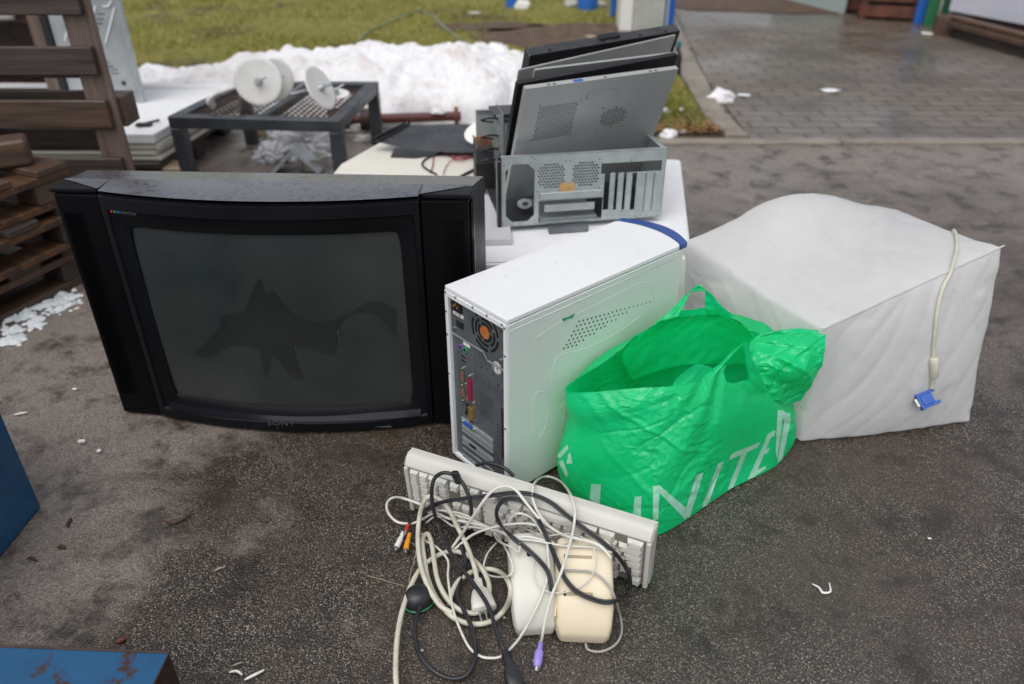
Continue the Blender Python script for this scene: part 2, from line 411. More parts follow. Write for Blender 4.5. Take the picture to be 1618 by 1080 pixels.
# old snow
g=G('old_snow')
c=g.mix(g.mr(g.noise(5,7,.7,.4),.50,.72,0,.7),(.84,.84,.86),(.56,.47,.41))
c=g.mix(g.mr(g.noise(42,7,.85),.57,.68,0,.9),c,(.16,.12,.10))
M['snow']=g.set(Base_Color=c,Roughness=.6,Subsurface_Weight=.25,Subsurface_Scale=.02,Normal=g.bump(g.noise(110,5,.8),.45,.004,g.bump(g.noise(40,6,.7),.7,.014)))
# green carrier-bag film
g=G('green_film')
c=g.mix(g.mr(g.noise(9,6,.6),.35,.65),(.008,.72,.27),(.016,.84,.35))
g.set(Base_Color=c,Roughness=.24,Specular_IOR_Level=.7,Normal=g.bump(g.noise(90,4,.6,2.5),.18,.0015,g.bump(g.noise(22,4,.6,3.0),.25,.003)))
tr=g.N.new('ShaderNodeBsdfTranslucent'); g.L.new(c,tr.inputs[0]); ms=g.N.new('ShaderNodeMixShader'); ms.inputs[0].default_value=.5
g.L.new(g.b.outputs[0],ms.inputs[1]); g.L.new(tr.outputs[0],ms.inputs[2]); g.L.new(ms.outputs[0],g.N['Material Output'].inputs[0]); M['green_film']=g.m
g=G('bag_print')
c=g.mix(g.mr(g.noise(50,6,.7),.35,.7),(.26,.62,.44),(.40,.72,.56))
M['print']=g.set(Base_Color=c,Roughness=.35,Normal=g.bump(g.noise(60,5,.6,1.5),.25,.002))
# white bag film over foam wrap
g=G('white_film')
c=g.mix(g.mr(g.noise(4,5,.6),.35,.65),(.83,.83,.83),(.76,.76,.765))
c=g.mix(g.mr(g.noise(7,6,.7,1.2),.55,.8,0,.5),c,(.54,.53,.52))
g.set(Base_Color=c,Roughness=.42,Specular_IOR_Level=.4,Normal=g.bump(g.noise(420,3,.6),.12,.0006,g.bump(g.noise(11,4,.55,3.0),.24,.005)))
tr=g.N.new('ShaderNodeBsdfTranslucent'); g.L.new(c,tr.inputs[0]); ms=g.N.new('ShaderNodeMixShader'); ms.inputs[0].default_value=.42
g.L.new(g.b.outputs[0],ms.inputs[1]); g.L.new(tr.outputs[0],ms.inputs[2]); g.L.new(ms.outputs[0],g.N['Material Output'].inputs[0]); M['white_film']=g.m
# picture tube glass with a dusty film
g=G('tube_glass')
c=g.mix(g.mr(g.noise(5,6,.65,.6),.3,.7),(.016,.0215,.022),(.033,.040,.037))
M['tube']=g.set(Base_Color=c,Roughness=.33,Specular_IOR_Level=.5,Coat_Weight=.35,Coat_Roughness=.22)
M['tube_wet']=mat('tube_wet',(.014,.018,.018),rough=.31,spec=.5,coat=.35)
# wet black plastic with standing drops; sky reflection also tinted into the base
g=G('wet_plastic')
dr=g.mr(g.noise(75,3,.5,.6),.50,.56); zone=g.mr(g.noise(7,4,.6),.42,.55); drop=g.math('MULTIPLY',dr,zone)
M['tv_top']=g.set(Base_Color=g.mix(drop,(.055,.057,.074),(.026,.026,.036)),Roughness=g.mr(drop,0,1,.30,.08),Specular_IOR_Level=.9,Coat_Weight=1,Coat_Roughness=.22,Normal=g.bump(drop,.8,.0016,g.bump(g.noise(900,2),.2,.0003)))

# ---------------------------------------------------------------- ground
def sheet(name,pts,z,mt,sub=0):
    m=MB(); m.raw([Vector((p[0],p[1],z)) for p in pts],[tuple(range(len(pts)))])
    return tag(m.build(name,mt,smooth=0),kind='structure')
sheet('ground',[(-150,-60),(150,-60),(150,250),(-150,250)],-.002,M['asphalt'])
K=lambda u,v,z=0:at(u,v,z)
# lawn as one sheet behind the yard
lawn=[(-60,4.35),(.15,4.35),(.45,3.56),(1.03,3.56),(1.0,4.6),(1.25,6.6),(1.4,8.5),(1.4,80),(-60,80)]
sheet('lawn',lawn,.004,M['turf'])
def patch(name,c,rx,ry,z,mt,sd):
    rnd=random.Random(sd); n=40; ph=[rnd.uniform(0,6.28) for _ in range(4)]
    pts=[]
    for i in range(n):
        a=2*PI*i/n; r=1+.13*math.sin(2*a+ph[0])+.1*math.sin(3*a+ph[1])+.07*math.sin(5*a+ph[2])+.05*math.sin(9*a+ph[3])
        pts.append((c[0]+math.cos(a)*rx*r,c[1]+math.sin(a)*ry*r))
    return sheet(name,pts,z,mt)
patch('bare_earth',(.42,6.3),.62,.62,.009,M['soil'],1)
patch('bare_earth',(-.22,6.7),.45,.22,.009,M['soil'],2)
patch('bare_earth',(-.75,9.3),.9,.3,.009,M['soil'],4)
patch('verge_soil',(.80,3.86),.24,.30,.010,M['soil'],3)
# block paving
pave=[(1.115,3.545),(40,3.545),(40,11),(1.7,11),(1.46,7.2),(1.17,4.72)]
sheet('block_paving',pave,.006,M['paving'])
patch('bare_earth',(2.55,8.4),1.2,1.1,.012,M['soil'],8)
m=MB(); 
x=.52
while x<12:                                     # flush kerb stones along the yard edge
    L_=1.0; m.b2(x,x+L_-.006,3.47,3.538,-.05,.012,bev=.004,seg=1); x+=L_
tag(m.build('kerb',M['kerb']),kind='structure')
m=MB(); ks=[(1.00,3.545,1.105,3.545),(.975,3.95,1.085,3.9),(1.0,4.3,1.11,4.3),(1.03,4.75,1.16,4.72),(1.1,5.6,1.23,5.6),(1.25,7.0,1.4,7.0)]
for a,b in zip(ks,ks[1:]):
    m.prism([(a[0],a[1]+.003),(a[2],a[3]+.003),(b[2],b[3]-.003),(b[0],b[1]-.003)],-.05,.028,bev=.006,seg=1)
tag(m.build('kerb',M['kerb']),kind='structure')
# grass blades on the lawn (uncountable)
def inpoly(x,y,P):
    c=False
    for i in range(len(P)):
        a,b=P[i],P[i-1]
        if (a[1]>y)!=(b[1]>y) and x<(b[0]-a[0])*(y-a[1])/(b[1]-a[1])+a[0]: c=not c
    return c
rnd=random.Random(5)
vs=[];fs=[];mi=[]
cnt=0
while cnt<42000:
    y=4.4+(rnd.random()**1.5)*6.5; x=rnd.uniform(-.72*y-.3,1.4)
    if not inpoly(x,y,lawn): continue
    d=noise.noise(Vector((x*1.1,y*1.1,0)))
    if d<-.22 and rnd.random()<.6: continue
    e=min(((x-.42)/.62)**2+((y-6.3)/.6)**2,((x+.22)/.45)**2+((y-6.7)/.22)**2)
    if e<1 and rnd.random()<.93: continue
    cnt+=1
    h=rnd.uniform(.015,.045)*(1+.5*d); a=rnd.uniform(0,6.28); w=rnd.uniform(.002,.004)*(1+y*.12)
    lx,ly=rnd.gauss(0,.022),rnd.gauss(0,.022); n=len(vs)
    vs+=[(x-math.cos(a)*w,y-math.sin(a)*w,.004),(x+math.cos(a)*w,y+math.sin(a)*w,.004),(x+lx,y+ly,h)]
    fs.append((n,n+1,n+2)); mi.append(rnd.choice((0,0,1,1,2)))
me=bpy.data.meshes.new('grass'); me.from_pydata(vs,[],fs); me.polygons.foreach_set('material_index',mi)
for i in range(3): me.materials.append(M['blade%d'%i])
o=bpy.data.objects.new('grass',me); col.objects.link(o); tag(o,'short yellowish green grass over the lawn behind the snow','grass',kind='stuff')
# weeds and fallen leaves on the verge
vs=[];fs=[];mi=[]
for k in range(900):
    x=rnd.gauss(.80,.09); y=rnd.gauss(4.05,.16) if rnd.random()<.8 else rnd.uniform(3.6,4.4)
    if x>1.0 or x<.5 or y<3.58: continue
    h=rnd.uniform(.015,.06); a=rnd.uniform(0,6.28); w=rnd.uniform(.003,.007); n=len(vs); lx,ly=rnd.gauss(0,.04),rnd.gauss(0,.04)
    vs+=[(x-math.cos(a)*w,y-math.sin(a)*w,.008),(x+math.cos(a)*w,y+math.sin(a)*w,.008),(x+lx*.5,y+ly*.5,h*.7),(x+lx,y+ly,h)]
    fs+=[(n,n+1,n+2),(n+2,n+1,n+3)]; c=rnd.choice((0,1,1)); mi+=[c,c]
me=bpy.data.meshes.new('weeds'); me.from_pydata(vs,[],fs); me.polygons.foreach_set('material_index',mi)
for i in range(3): me.materials.append(M['blade%d'%i])
o=bpy.data.objects.new('weeds',me); col.objects.link(o); tag(o,'tuft of green weeds growing on the verge by the kerb','weeds',kind='stuff')
m=MB()
for k in range(420):
    x=rnd.uniform(.62,1.0); y=3.60+abs(rnd.gauss(0,.14))
    a=rnd.uniform(0,6.28); s_=rnd.uniform(.008,.02); z=.012+rnd.uniform(0,.02)
    ux,uy=math.cos(a)*s_,math.sin(a)*s_; tz=rnd.uniform(-.008,.008)
    m.raw([(x-ux,y-uy,z),(x+uy*.5,y-ux*.5,z+tz),(x+ux,y+uy,z+.003),(x-uy*.5,y+ux*.5,z-tz*.5)],[(0,1,2,3)])
tag(m.build('fallen_leaves',M['leaf_brown'],smooth=0,recalc=False),'brown fallen leaves littering the verge inside the kerb corner','leaves',kind='stuff')
# snow heap
def heap(x,y):
    t=(x+2.35)/2.95
    if t<=0 or t>=1: return -.05
    H=.05+.185*max(0,1-((x+.55)/1.35)**2)**.8
    H*=min(1,(t*6))**.6*min(1,(1-t)*4)**.7
    y0=3.92+.11*math.sin(x*2.1+1)+.25/(1+math.exp((x+1.3)*5))-.15*math.exp(-((x+.35)/.5)**2)+.08*noise.noise(Vector((x*4,0,0))); y1=5.3
    s=(y-y0)/(y1-y0)
    if s<=0 or s>=1: prof=0
    else: prof=math.sin(PI*min(1,s**.62))**.8
    n=noise.fractal(Vector((x*3,y*3,1.7)),1.0,2.1,6)*.055+abs(noise.noise(Vector((x*9,y*9,3))))*.05+noise.noise(Vector((x*22,y*22,5)))*.014
    return H*prof+n*min(1,prof*3+.0)-.03*(1-min(1,prof*4))
m=MB(); m.grid(lambda u,v:(-2.45+3.05*u,3.6+1.9*v,heap(-2.45+3.05*u,3.6+1.9*v)),330,210)
tag(m.build('snow_heap',M['snow'],smooth=180),'long dirty white heap of old snow lying behind the low metal table','snow heap')
def lump(name,c,r,label,group=None,mt='snow',sd=0,sq=(1,1,.75),cat='snow chunk'):
    bm=bmesh.new(); bmesh.ops.create_icosphere(bm,subdivisions=3,radius=1)
    for v in bm.verts:
        n=noise.fractal(v.co*1.6+Vector((sd*7.1,sd,0)),1,2,4)
        v.co*=1+.45*n; v.co=Vector((v.co.x*r*sq[0],v.co.y*r*sq[1],max(-.35,v.co.z)*r*sq[2]))
    x=MB(); x.bm.free(); x.bm=bm
    o=x.build(name,M[mt],smooth=180); o.location=(c[0],c[1],(c[2] if len(c)>2 else 0)+r*sq[2]*.35); return tag(o,label,cat,group)
lump('snow_chunk',at(1138,160),.062,'biggest white snow chunk lying alone on the block paving',sd=1,sq=(1.15,.9,.7))
lump('snow_chunk',at(1056,217),.036,'snow lump beside the kerb corner among brown leaves',sd=2,group='snow lumps on the verge')
lump('snow_chunk',at(1050,180),.032,'snow lump farther back on the verge behind the weeds',sd=3,group='snow lumps on the verge')
lump('snow_chunk',at(1074,176),.020,'small snow lump to the right on the weedy verge',sd=4,group='snow lumps on the verge')
lump('snow_chunk',at(1078,212),.022,'flat little snow lump at the right among the brown leaves',sd=5,group='snow lumps on the verge')
lump('snow_chunk',at(226,128),.07,'rounded snow lump at the left end of the heap by the steel panel',sd=6)
lump('snow_chunk',at(785,82,.10),.06,'blocky snow lump on the right end of the heap crest',sd=7)
for i,(u,v,r,l) in enumerate(((1312,143,.045,'thin bright snow remnant in the middle of the block paving'),(1175,150,.03,'low snow remnant to the right of the big chunk'),(750,20,.05,'small snow remnant far back on the lawn'))):
    lump('snow_patch',at(u,v,.01),r,l,sd=10+i,sq=(1.2,.8,.12),cat='snow')
# slushy ice at the left: countless crumbs
m=MB(); rs=random.Random(12)
arcs=[[(0,500),(30,492),(60,484),(90,474),(118,466)],[(2,520),(22,524),(48,518),(62,505),(40,497),(16,503)],[(70,496),(95,486),(125,478)],[(10,530),(35,536)]]
for k in range(300):
    A_=arcs[rs.choice((0,0,0,1,1,2,3))]; t=rs.random()*(len(A_)-1); i_=min(int(t),len(A_)-2); f_=t-i_
    u=A_[i_][0]*(1-f_)+A_[i_+1][0]*f_+rs.gauss(0,7); v=A_[i_][1]*(1-f_)+A_[i_+1][1]*f_+rs.gauss(0,4.5)
    c_=at(u,v,0); r_=rs.uniform(.003,.011)*(1 if rs.random()<.8 else 1.7); n_=7; ph=rs.random()*6
    base=[Vector((c_.x+math.cos(ph+2*PI*q/n_)*r_*rs.uniform(.6,1.3),c_.y+math.sin(ph+2*PI*q/n_)*r_*rs.uniform(.6,1.3),0)) for q in range(n_)]
    top=[c_.lerp(b_,.55)+Vector((0,0,r_*rs.uniform(.25,.6))) for b_ in base]
    m.loops([base,top],capB=True)
tag(m.build('slush',M['snow'],smooth=60),'scattered crumbs of dirty melting slush beside the stacked pallets','slush',kind='stuff')
# ================================================================ television
TVX,TVY,TVA=-.8928,1.4126,-.0472
TVW,TVH=.817,.538
tv=thing('television','large black tube television with a wet top, left of the white computer tower','television',(TVX,TVY,0),TVA)
Mt=wm(tv); Mti=Mt.inverted()
def tvuv(u,v,y=-.03):           # pixel -> (x,z) on the local plane y
    P=Mt@Vector((0,y,0)); Nn=Mt.to_3x3()@Vector((0,1,0)); q=Mti@onpl(u,v,P,Nn); return q.x,q.z
XA,XB=.098,TVW-.098
def bul(x):
    t=(x-XA)/(XB-XA); return .012+.045*(1-(2*t-1)**2) if 0<=t<=1 else .0
def rectloop(x0,x1,z0,z1,yf,nx=40,nz=14,r=0):
    P=[]
    for i in range(nx): P.append((x0+(x1-x0)*i/nx,z0))
    for i in range(nz): P.append((x1,z0+(z1-z0)*i/nz))
    for i in range(nx): P.append((x1-(x1-x0)*i/nx,z1))
    for i in range(nz): P.append((x0,z1-(z1-z0)*i/nz))
    if r:
        Q=[]
        for x,z in P:
            for cx_,cz_ in ((x0+r,z0+r),(x1-r,z0+r),(x0+r,z1-r),(x1-r,z1-r)):
                inx=(x<cx_) if cx_==x0+r else (x>cx_); inz=(z<cz_) if cz_==z0+r else (z>cz_)
                if inx and inz:
                    d=Vector((x-cx_,z-cz_)); k=max(abs(d.x),abs(d.y))/d.length if d.length else 1
                    x,z=cx_+d.x*k,cz_+d.y*k
            Q.append((x,z))
        P=Q
    return [Vector((x,yf(x,z),z)) for x,z in P]
a=tvuv(200,366,-.035); b=tvuv(622,376,-.035); c_=tvuv(647,650,-.035); d_=tvuv(272,628,-.035)
SX0,SX1=(a[0]+d_[0])/2,(b[0]+c_[0])/2; SZ0,SZ1=(c_[1]+d_[1])/2,(a[1]+b[1])/2
print('screen',SX0,SX1,SZ0,SZ1)
SX0,SX1=max(SX0-.004,XA+.030),min(SX1+.004,XB-.03)
m=MB()
Ls=[rectloop(XA,XB,0,TVH-.003,lambda x,z:.06),
    rectloop(XA,XB,0,TVH-.004,lambda x,z:.02-bul(x)*.8),
    rectloop(XA+.001,XB-.001,.006,TVH-.013,lambda x,z:-bul(x)),
    rectloop(SX0-.034,SX1+.034,SZ0-.034,SZ1+.040,lambda x,z:-bul(x)-.001,r=.004),
    rectloop(SX0-.031,SX1+.031,SZ0-.031,SZ1+.036,lambda x,z:-bul(x)+.004,r=.006),
    rectloop(SX0-.016,SX1+.016,SZ0-.012,SZ1+.016,lambda x,z:-bul(x)*.97+.007,r=.010),
    rectloop(SX0-.003,SX1+.003,SZ0-.003,SZ1+.003,lambda x,z:-bul(x)*.94+.012,r=.014),
    rectloop(SX0+.004,SX1-.004,SZ0+.004,SZ1-.004,lambda x,z:-bul(x)*.94+.030,r=.014)]
m.loops(Ls); m.build('bezel',M['tv_plastic'],tv,smooth=32)
def scry(x): return -bul(x)*.95+.015
m=MB(); m.grid(lambda u,v:(SX0-.004+(SX1-SX0+.008)*u,scry(SX0+(SX1-SX0)*u)+.003*(2*v-1)**2,SZ0-.004+(SZ1-SZ0+.008)*v),60,20)
scr=m.build('screen',M['tube'],tv,smooth=180)
# bright glossy lip under the picture
m=MB(); m.grid(lambda u,v:(SX0-.018+(SX1-SX0+.036)*u,-bul(SX0+(SX1-SX0)*u)+.0012+.008*v,SZ0-.030+.014*v),50,3)
m.build('screen_lip',M['tv_glossy'],tv,smooth=180)
# wiped wet marks on the glass
scb=bvh([scr])
def decal(tree,poly,off=.0006,inner=None):
    """polygon of pixels laid on the surface that the tree holds"""
    P=[]
    for u,v in poly:
        dd=ray(u,v).normalized(); h=tree.ray_cast(EYE,dd)
        if h[0] is None: return None
        n=h[1] if h[1].dot(dd)<0 else -h[1]; P.append(h[0]+n*off)
    return P
def blob_on(tree,outline,M_inv,mb,off=.0006):
    c=(sum(p[0] for p in outline)/len(outline),sum(p[1] for p in outline)/len(outline))
    rings=[]
    for k in (1,.75,.5,.25):
        P=decal(tree,[(c[0]+(u-c[0])*k,c[1]+(v-c[1])*k) for u,v in outline],off)
        if not P: return
        rings.append([M_inv@p for p in P])
    cc=decal(tree,[c],off)[0]; n=len(outline)
    vs=[p for r_ in rings for p in r_]+[M_inv@cc]; fs=[]
    for i in range(3):
        for k in range(n): fs.append((i*n+k,i*n+(k+1)%n,(i+1)*n+(k+1)%n,(i+1)*n+k))
    for k in range(n): fs.append((3*n+k,3*n+(k+1)%n,4*n))
    mb.raw(vs,fs)
def smooth2(pts,n=4):
    return [(p.x,p.y) for p in catmull([Vector((u,v,0)) for u,v in pts],n,True)]
def tri_on(tree,outline,M_inv,mb,off=.0006):
    P=decal(tree,outline,off)
    if not P: return
    from mathutils.geometry import tessellate_polygon
    tri=tessellate_polygon([[Vector((u,v,0)) for u,v in outline]])
    mb.raw([M_inv@p for p in P],[tuple(t) for t in tri])
# the marks are subdivided strips so they follow the curved glass
def strip_on(tree,top,bot,M_inv,mb,off=.0006,nu=40,nv=6):
    T=catmull([Vector((u,v,0)) for u,v in top],8); B=catmull([Vector((u,v,0)) for u,v in bot],8)
    def samp(L,t):
        k=t*(len(L)-1); i=min(int(k),len(L)-2); return L[i].lerp(L[i+1],k-i)
    vs=[];ok=True
    for j in range(nv+1):
        for i in range(nu+1):
            q=samp(T,i/nu).lerp(samp(B,i/nu),j/nv); P=decal(tree,[(q.x,q.y)],off)
            if not P: return
            vs.append(M_inv@P[0])
    fs=[(j*(nu+1)+i,j*(nu+1)+i+1,(j+1)*(nu+1)+i+1,(j+1)*(nu+1)+i) for j in range(nv) for i in range(nu)]
    mb.raw(vs,fs)
m=MB()
strip_on(scb,[(308,556),(345,520),(350,500),(385,490),(395,470),(410,440),(420,462),(435,462),(462,495),(500,508),(540,500),(580,478),(605,478),(626,490)],
             [(310,560),(330,563),(370,545),(400,548),(412,560),(420,598),(432,560),(455,590),(478,596),(455,560),(470,545),(530,560),(527,520),(545,500),(590,495),(626,530)],Mti,m,nu=90,nv=8)
m.build('damp_mark',M['tube_wet'],scr,M=Matrix(),recalc=False,smooth=180)
# side speaker panels
for x0,x1,s in ((0,XA,-1),(XB,TVW,1)):
    m=MB(); m.prism([(x0+.001,.06),(x1-(.0015 if s<0 else -.0)*1,.06),(x1-(.0015 if s<0 else 0),-.010 if s<0 else -.000),(x0+.006,-.002) if s<0 else (x0+.0015,-.010)] if s<0 else
                    [(x0+.0015,.06),(x1-.001,.06),(x1-.006,-.002),(x0+.0015,-.010)],.004,TVH-.012,bev=.004)
    p=m.build('speaker_panel',M['tv_dark'],tv,smooth=40)
    m=MB()                      # fine grille ribs
    xs=x0+.018 if s<0 else x0+.016
    for k in range(24):
        x=xs+.0028*k; m.b2(x,x+.0013,-.0069,-.004,.06,TVH-.05)
    m.build('speaker_grille',M['tv_dark'],p,smooth=0)
# cabinet: front box with sharp top then the tapering tube housing
m=MB()
D1=.155
DR=.020
m.loops([[Vector((0,.02,.004)),Vector((TVW,.02,.004)),Vector((TVW+.012,D1,.004)),Vector((-.010,D1,.004))],[Vector((0,.02,TVH-.001)),Vector((TVW,.02,TVH-.001)),Vector((TVW+.012,D1,TVH-.001-DR)),Vector((-.010,D1,TVH-.001-DR))]],capA=True,capB=True)
cab=m.build('cabinet',M['tv_plastic'],tv)
m=MB()
L2=[]
for y,ix,zt,zb in ((D1-.004,.01,.50,.02),(D1+.10,.08,.47,.02),(D1+.22,.16,.42,.03),(D1+.33,.24,.36,.06),(D1+.345,.25,.35,.07)):
    L2.append([Vector((ix,y,zb)),Vector((TVW-ix,y,zb)),Vector((TVW-ix-.02,y,zt)),Vector((ix+.02,y,zt))])
m.loops(L2,capB=True); m.build('tube_housing',M['tv_plastic'],tv)
# top skin: wet; seam; the front lip of the bezel is wet as well
m=MB(); m.loops([[Vector((.003,.052,TVH+zz-.0048)),Vector((TVW-.003,.052,TVH+zz-.0048)),Vector((TVW+.010,D1-.001,TVH-DR+zz)),Vector((-.008,D1-.001,TVH-DR+zz))] for zz in (-.002,.0022)],capA=True,capB=True); m.build('top_cover',M['tv_top'],tv,smooth=0)
m=MB()
m.grid(lambda u,v:(XA+.002+(XB-XA-.004)*u,(.0495)*(1-v)+(-bul(XA+(XB-XA)*u)*.93+.003)*v,TVH+.0011-.0035*v*v),60,4)
m.grid(lambda u,v:(.004+(XA-.004)*u,.0495*(1-v)+(.049-.052*u)*v if v>0 else .0495,TVH+.0011-.001*v),8,2)
m.grid(lambda u,v:(XB+(XA-.004)*u,.0495*(1-v)+(-.003+.052*u)*v if v>0 else .0495,TVH+.0011-.001*v),8,2)
m.build('top_lip',M['tv_top'],tv,smooth=180)
for q0,q1 in ((0,XA-.004),(XB+.004,TVW)):
    m=MB(); m.b2(q0,q1,-.001,.05,TVH-.011,TVH-.0012,bev=.003); m.build('corner_cap',M['tv_plastic'],tv)
# raised edge strips on the right flank
m=MB(); m.b2(TVW-.002,TVW+.0025,.012,.020,.01,TVH-.02); m.build('edge_trim',M['tv_glossy'],tv)
# lettering
def on_front(u,v):
    x,z=tvuv(u,v,-.05); return x,z
x,z=on_front(446,665)
z=max(z,.012)
text_obj('SONY','maker_name',.017,M['logo_grey'],tv,Matrix.Translation((x,-bul(x)-.0022,z))@Euler((PI/2,0,0)).to_matrix().to_4x4(),sx=1.25,spacing=1.15)
x,z=tvuv(205,334,-.02)
th_=math.atan2(bul(x+.02)-bul(x-.02),.04)
text_obj('TRINITRON','range_name',.0075,M['logo_grey'],tv,Matrix.Translation((x,-bul(x)-.0015,z))@Euler((PI/2,0,-th_)).to_matrix().to_4x4())
for k,(u,cname) in enumerate(((178,'logo_red'),(184,'logo_green'),(190,'logo_blue'))):
    x,z=tvuv(u,332,-.015); m=MB(); m.disc((x,-bul(x)-.0002,z),(0,-1,0),.0022,.0015,10); m.build('colour_dot',M[cname],tv)
x,z=tvuv(438,677,-.06); m=MB(); m.disc((x,-bul(x)-.0002,max(z,.008)),(0,-1,0),.0015,.0014,8); m.build('standby_light',M['logo_grey'],tv)
m=MB(); x,z=tvuv(597,674,-.04); x2,_=tvuv(552,674,-.05); m.b2(x2,x+.03,-bul(x)-.001,-bul(x)+.004,max(z,.01)-.0006,max(z,.01)+.0006); m.build('flap_seam',M['logo_grey'],tv)
for x in (.06,TVW-.06): m=MB(); m.b2(x-.03,x+.03,.03,.13,0,.0041); m.build('foot',M['black'],tv)

# ================================================================ computer tower
CX,CY,CA=-.1251,1.2644,-.8482; CW,CD,CH=.179,.491,.403
pc=thing('computer_tower','white computer tower with its rear sockets facing the keyboard, between television and green bag','computer',(CX,CY,0),CA)
Mc=wm(pc); Mci=Mc.inverted(); Rc=Mc.to_3x3()
def rear(u,v): q=Mci@onpl(u,v,Mc@Vector((0,0,0)),Rc@Vector((0,1,0))); return q.x,q.z
def side(u,v): q=Mci@onpl(u,v,Mc@Vector((CW,0,0)),Rc@Vector((1,0,0))); return q.y,q.z
DB=.476
def arc(t): return DB+.024*(1-(2*t-1)**2)
m=MB()
out=[(0,0),(CW-.002,0)]+[(CW*(1-i/20)-(.002 if i==0 else 0),arc(1-i/20)-.006) for i in range(0,21)]
m.prism(out,CH-.010,CH,bev=.0025); m.b2(0,.0015,0,DB,0.01,CH-.010)
m.build('cover',M['white_paint'],pc,smooth=40)
m=MB(); m.b2(CW-.0035,CW,.0005,DB,.008,CH-.0105,bev=.0012)
sp_=m.build('side_panel',M['white_side'],pc,smooth=40)
# embossed lines on the side panel
def side_line(px,r=.0007,closed=False,n=8):
    pts=[]
    for u,v in px:
        y,z=side(u,v); pts.append(Vector((CW-.0002,y,z)))
    m=MB(); m.tube(catmull(pts,n,closed),r,8,closed=closed); return m
for px,cl in (([(850,619),(862,622),(866,640),(864,665),(856,686),(847,689),(842,680),(841,655),(843,630)],True),
              ([(845,535),(880,512),(940,482),(1000,452),(1020,446),(1030,455),(1034,480)],False),
              ([(889,557),(905,556),(935,546),(975,525),(1002,506),(1012,497)],False),
              ([(884,700),(889,670),(893,640)],False),([(905,620),(880,645),(872,600),(878,568),(889,559)],False)):
    side_line(px,closed=cl).build('embossed_line',M['white_side'],sp_,M=Matrix(),smooth=180)
yy=[.004,DB-.004]
m=MB(); m.tube([Vector((CW+.0001,.004,CH-.0225)),Vector((CW+.0001,DB-.02,CH-.0225))],.0007,6); m.build('embossed_line',M['white_side'],sp_,smooth=180)
m=MB()                          # perforations
rows=[(891,549,6),(894,543,8),(897,536,11),(901,529,14),(905,522,16),(909,516,18),(914,509,20)]
for r_,(u0,v0,n) in enumerate([(915,507.5,14),(911,515,13),(907,523,11),(903,530,9),(899,537,7),(895,544,5),(891,550,4)]):
    for k in range(n+ (4 if r_==0 else 0)):
        u=u0+k*6.6; v=v0-k*1.75*(1 if k<8 else 1.05)
        y,z=side(u,v); s_=.0021*(1-.35*max(0,k-7)/12)
        m.disc((CW-.0003,y,z),(1,0,0),s_,.0006,8)
m.build('vent_hole',M['hole'],sp_,smooth=0).name='vent_holes'
m=MB()                          # torn scrap of green film
sc=[side(u,v) for u,v in ((888,503),(897,500),(909,494),(903,501),(895,504),(890,507))]
m.raw([Vector((CW+.0006+.002*(i%2),y,z)) for i,(y,z) in enumerate(sc)],[tuple(range(6))]); m.build('torn_tape',M['port_green'],sp_,M=Matrix(),recalc=False)
# front bezel, cream edge and blue top arc
m=MB()
outl=[(CW+.001,DB-.002)]+[(CW*(1-i/20)+(.001 if i==0 else 0),arc(1-i/20)+.004) for i in range(21)]+[(-.001,DB-.002)]
m.prism(outl,.004,CH-.011,bev=.002); m.build('front_bezel',M['cream_plastic'],pc,smooth=40)
m=MB(); band=[(CW*i/20,arc(i/20)-.0055) for i in range(21)]+[(CW*(1-i/20),arc(1-i/20)+.016+.009*(1-(1-2*i/20)**2)) for i in range(21)]
m.prism(band,CH-.0105,CH+.0005,bev=.0015); m.build('blue_top_trim',M['blue_plastic'],pc,smooth=40)
m=MB(); m.b2(.004,CW-.004,.01,DB-.01,0.002,.012)
for x in (.02,CW-.02):
    for y in (.05,DB-.05): m.cyl((x,y,0),(x,y,.004),.012)
m.build('base_plate',M['steel_dark'],pc)
# rear: white rim and recessed steel
m=MB(); fw=.0095
m.b2(.0,fw,-.0015,.010,.006,CH-.0105,bev=.001); m.b2(CW-fw-.002,CW-.0038,-.0015,.010,.006,CH-.0105,bev=.001)
m.b2(fw,CW-fw-.002,-.0015,.010,CH-.021,CH-.0105,bev=.001); m.b2(fw,CW-fw-.002,-.0015,.010,.004,.012,bev=.001)
m.build('rear_rim',M['white_paint'],pc)
RX0,RX1=fw,CW-fw-.002
Z0P=.306                        # bottom of the power supply
m=MB(); holes=[]
# vent field and slot openings really cut through
for i in range(11):
    for j in range(15): 
        x=.088+i*.0038+(j%2)*.0019; holes.append((round(x,5),round(x+.0022,5),round(.150+j*.0040,5),round(.150+j*.0040+.0024,5)))
for (x,z,w_,h_) in ((.095,.262,.003,.006),(.112,.268,.003,.004),(.128,.262,.0025,.007),(.142,.245,.003,.008),(.156,.238,.003,.010),(.118,.228,.0015,.013),(.100,.228,.0015,.013),(.152,.262,.003,.003),(.160,.262,.003,.003),(.160,.214,.003,.003),(.152,.214,.003,.003)):
    holes.append((x,x+w_,z,z+h_))
for j in range(16):
    for i in range(2): holes.append((round(.139+i*.006,4),round(.142+i*.006,4),round(.02+j*.009,4),round(.0245+j*.009,4)))
for j in range(6):
    for i in range(2): holes.append((round(.157+i*.006,4),round(.160+i*.006,4),round(.020+j*.009,4),round(.0245+j*.009,4)))
m.plate(RX0,RX1,.012,Z0P,holes,Matrix.Translation((0,.006,0)),th=.0012)
m.build('rear_plate',M['steel_rear'],pc,smooth=0)
m=MB(); m.b2(.155,.170,.003,.0062,.085,.205); m.build('blanking_plate',M['steel_dark'],pc)
m=MB()
for k in range(17): m.b2(.157,.168,.0022,.0032,.090+k*.0066,.0935+k*.0066)
m.build('blanking_slot',M['hole'],pc,smooth=0)
m=MB(); m.b2(RX0,RX1,.012,.40*DB,.012,.014); m.b2(RX0,RX1,.05,.052,.012,CH-.03); m.build('inner_wall',M['steel_dark'],pc)
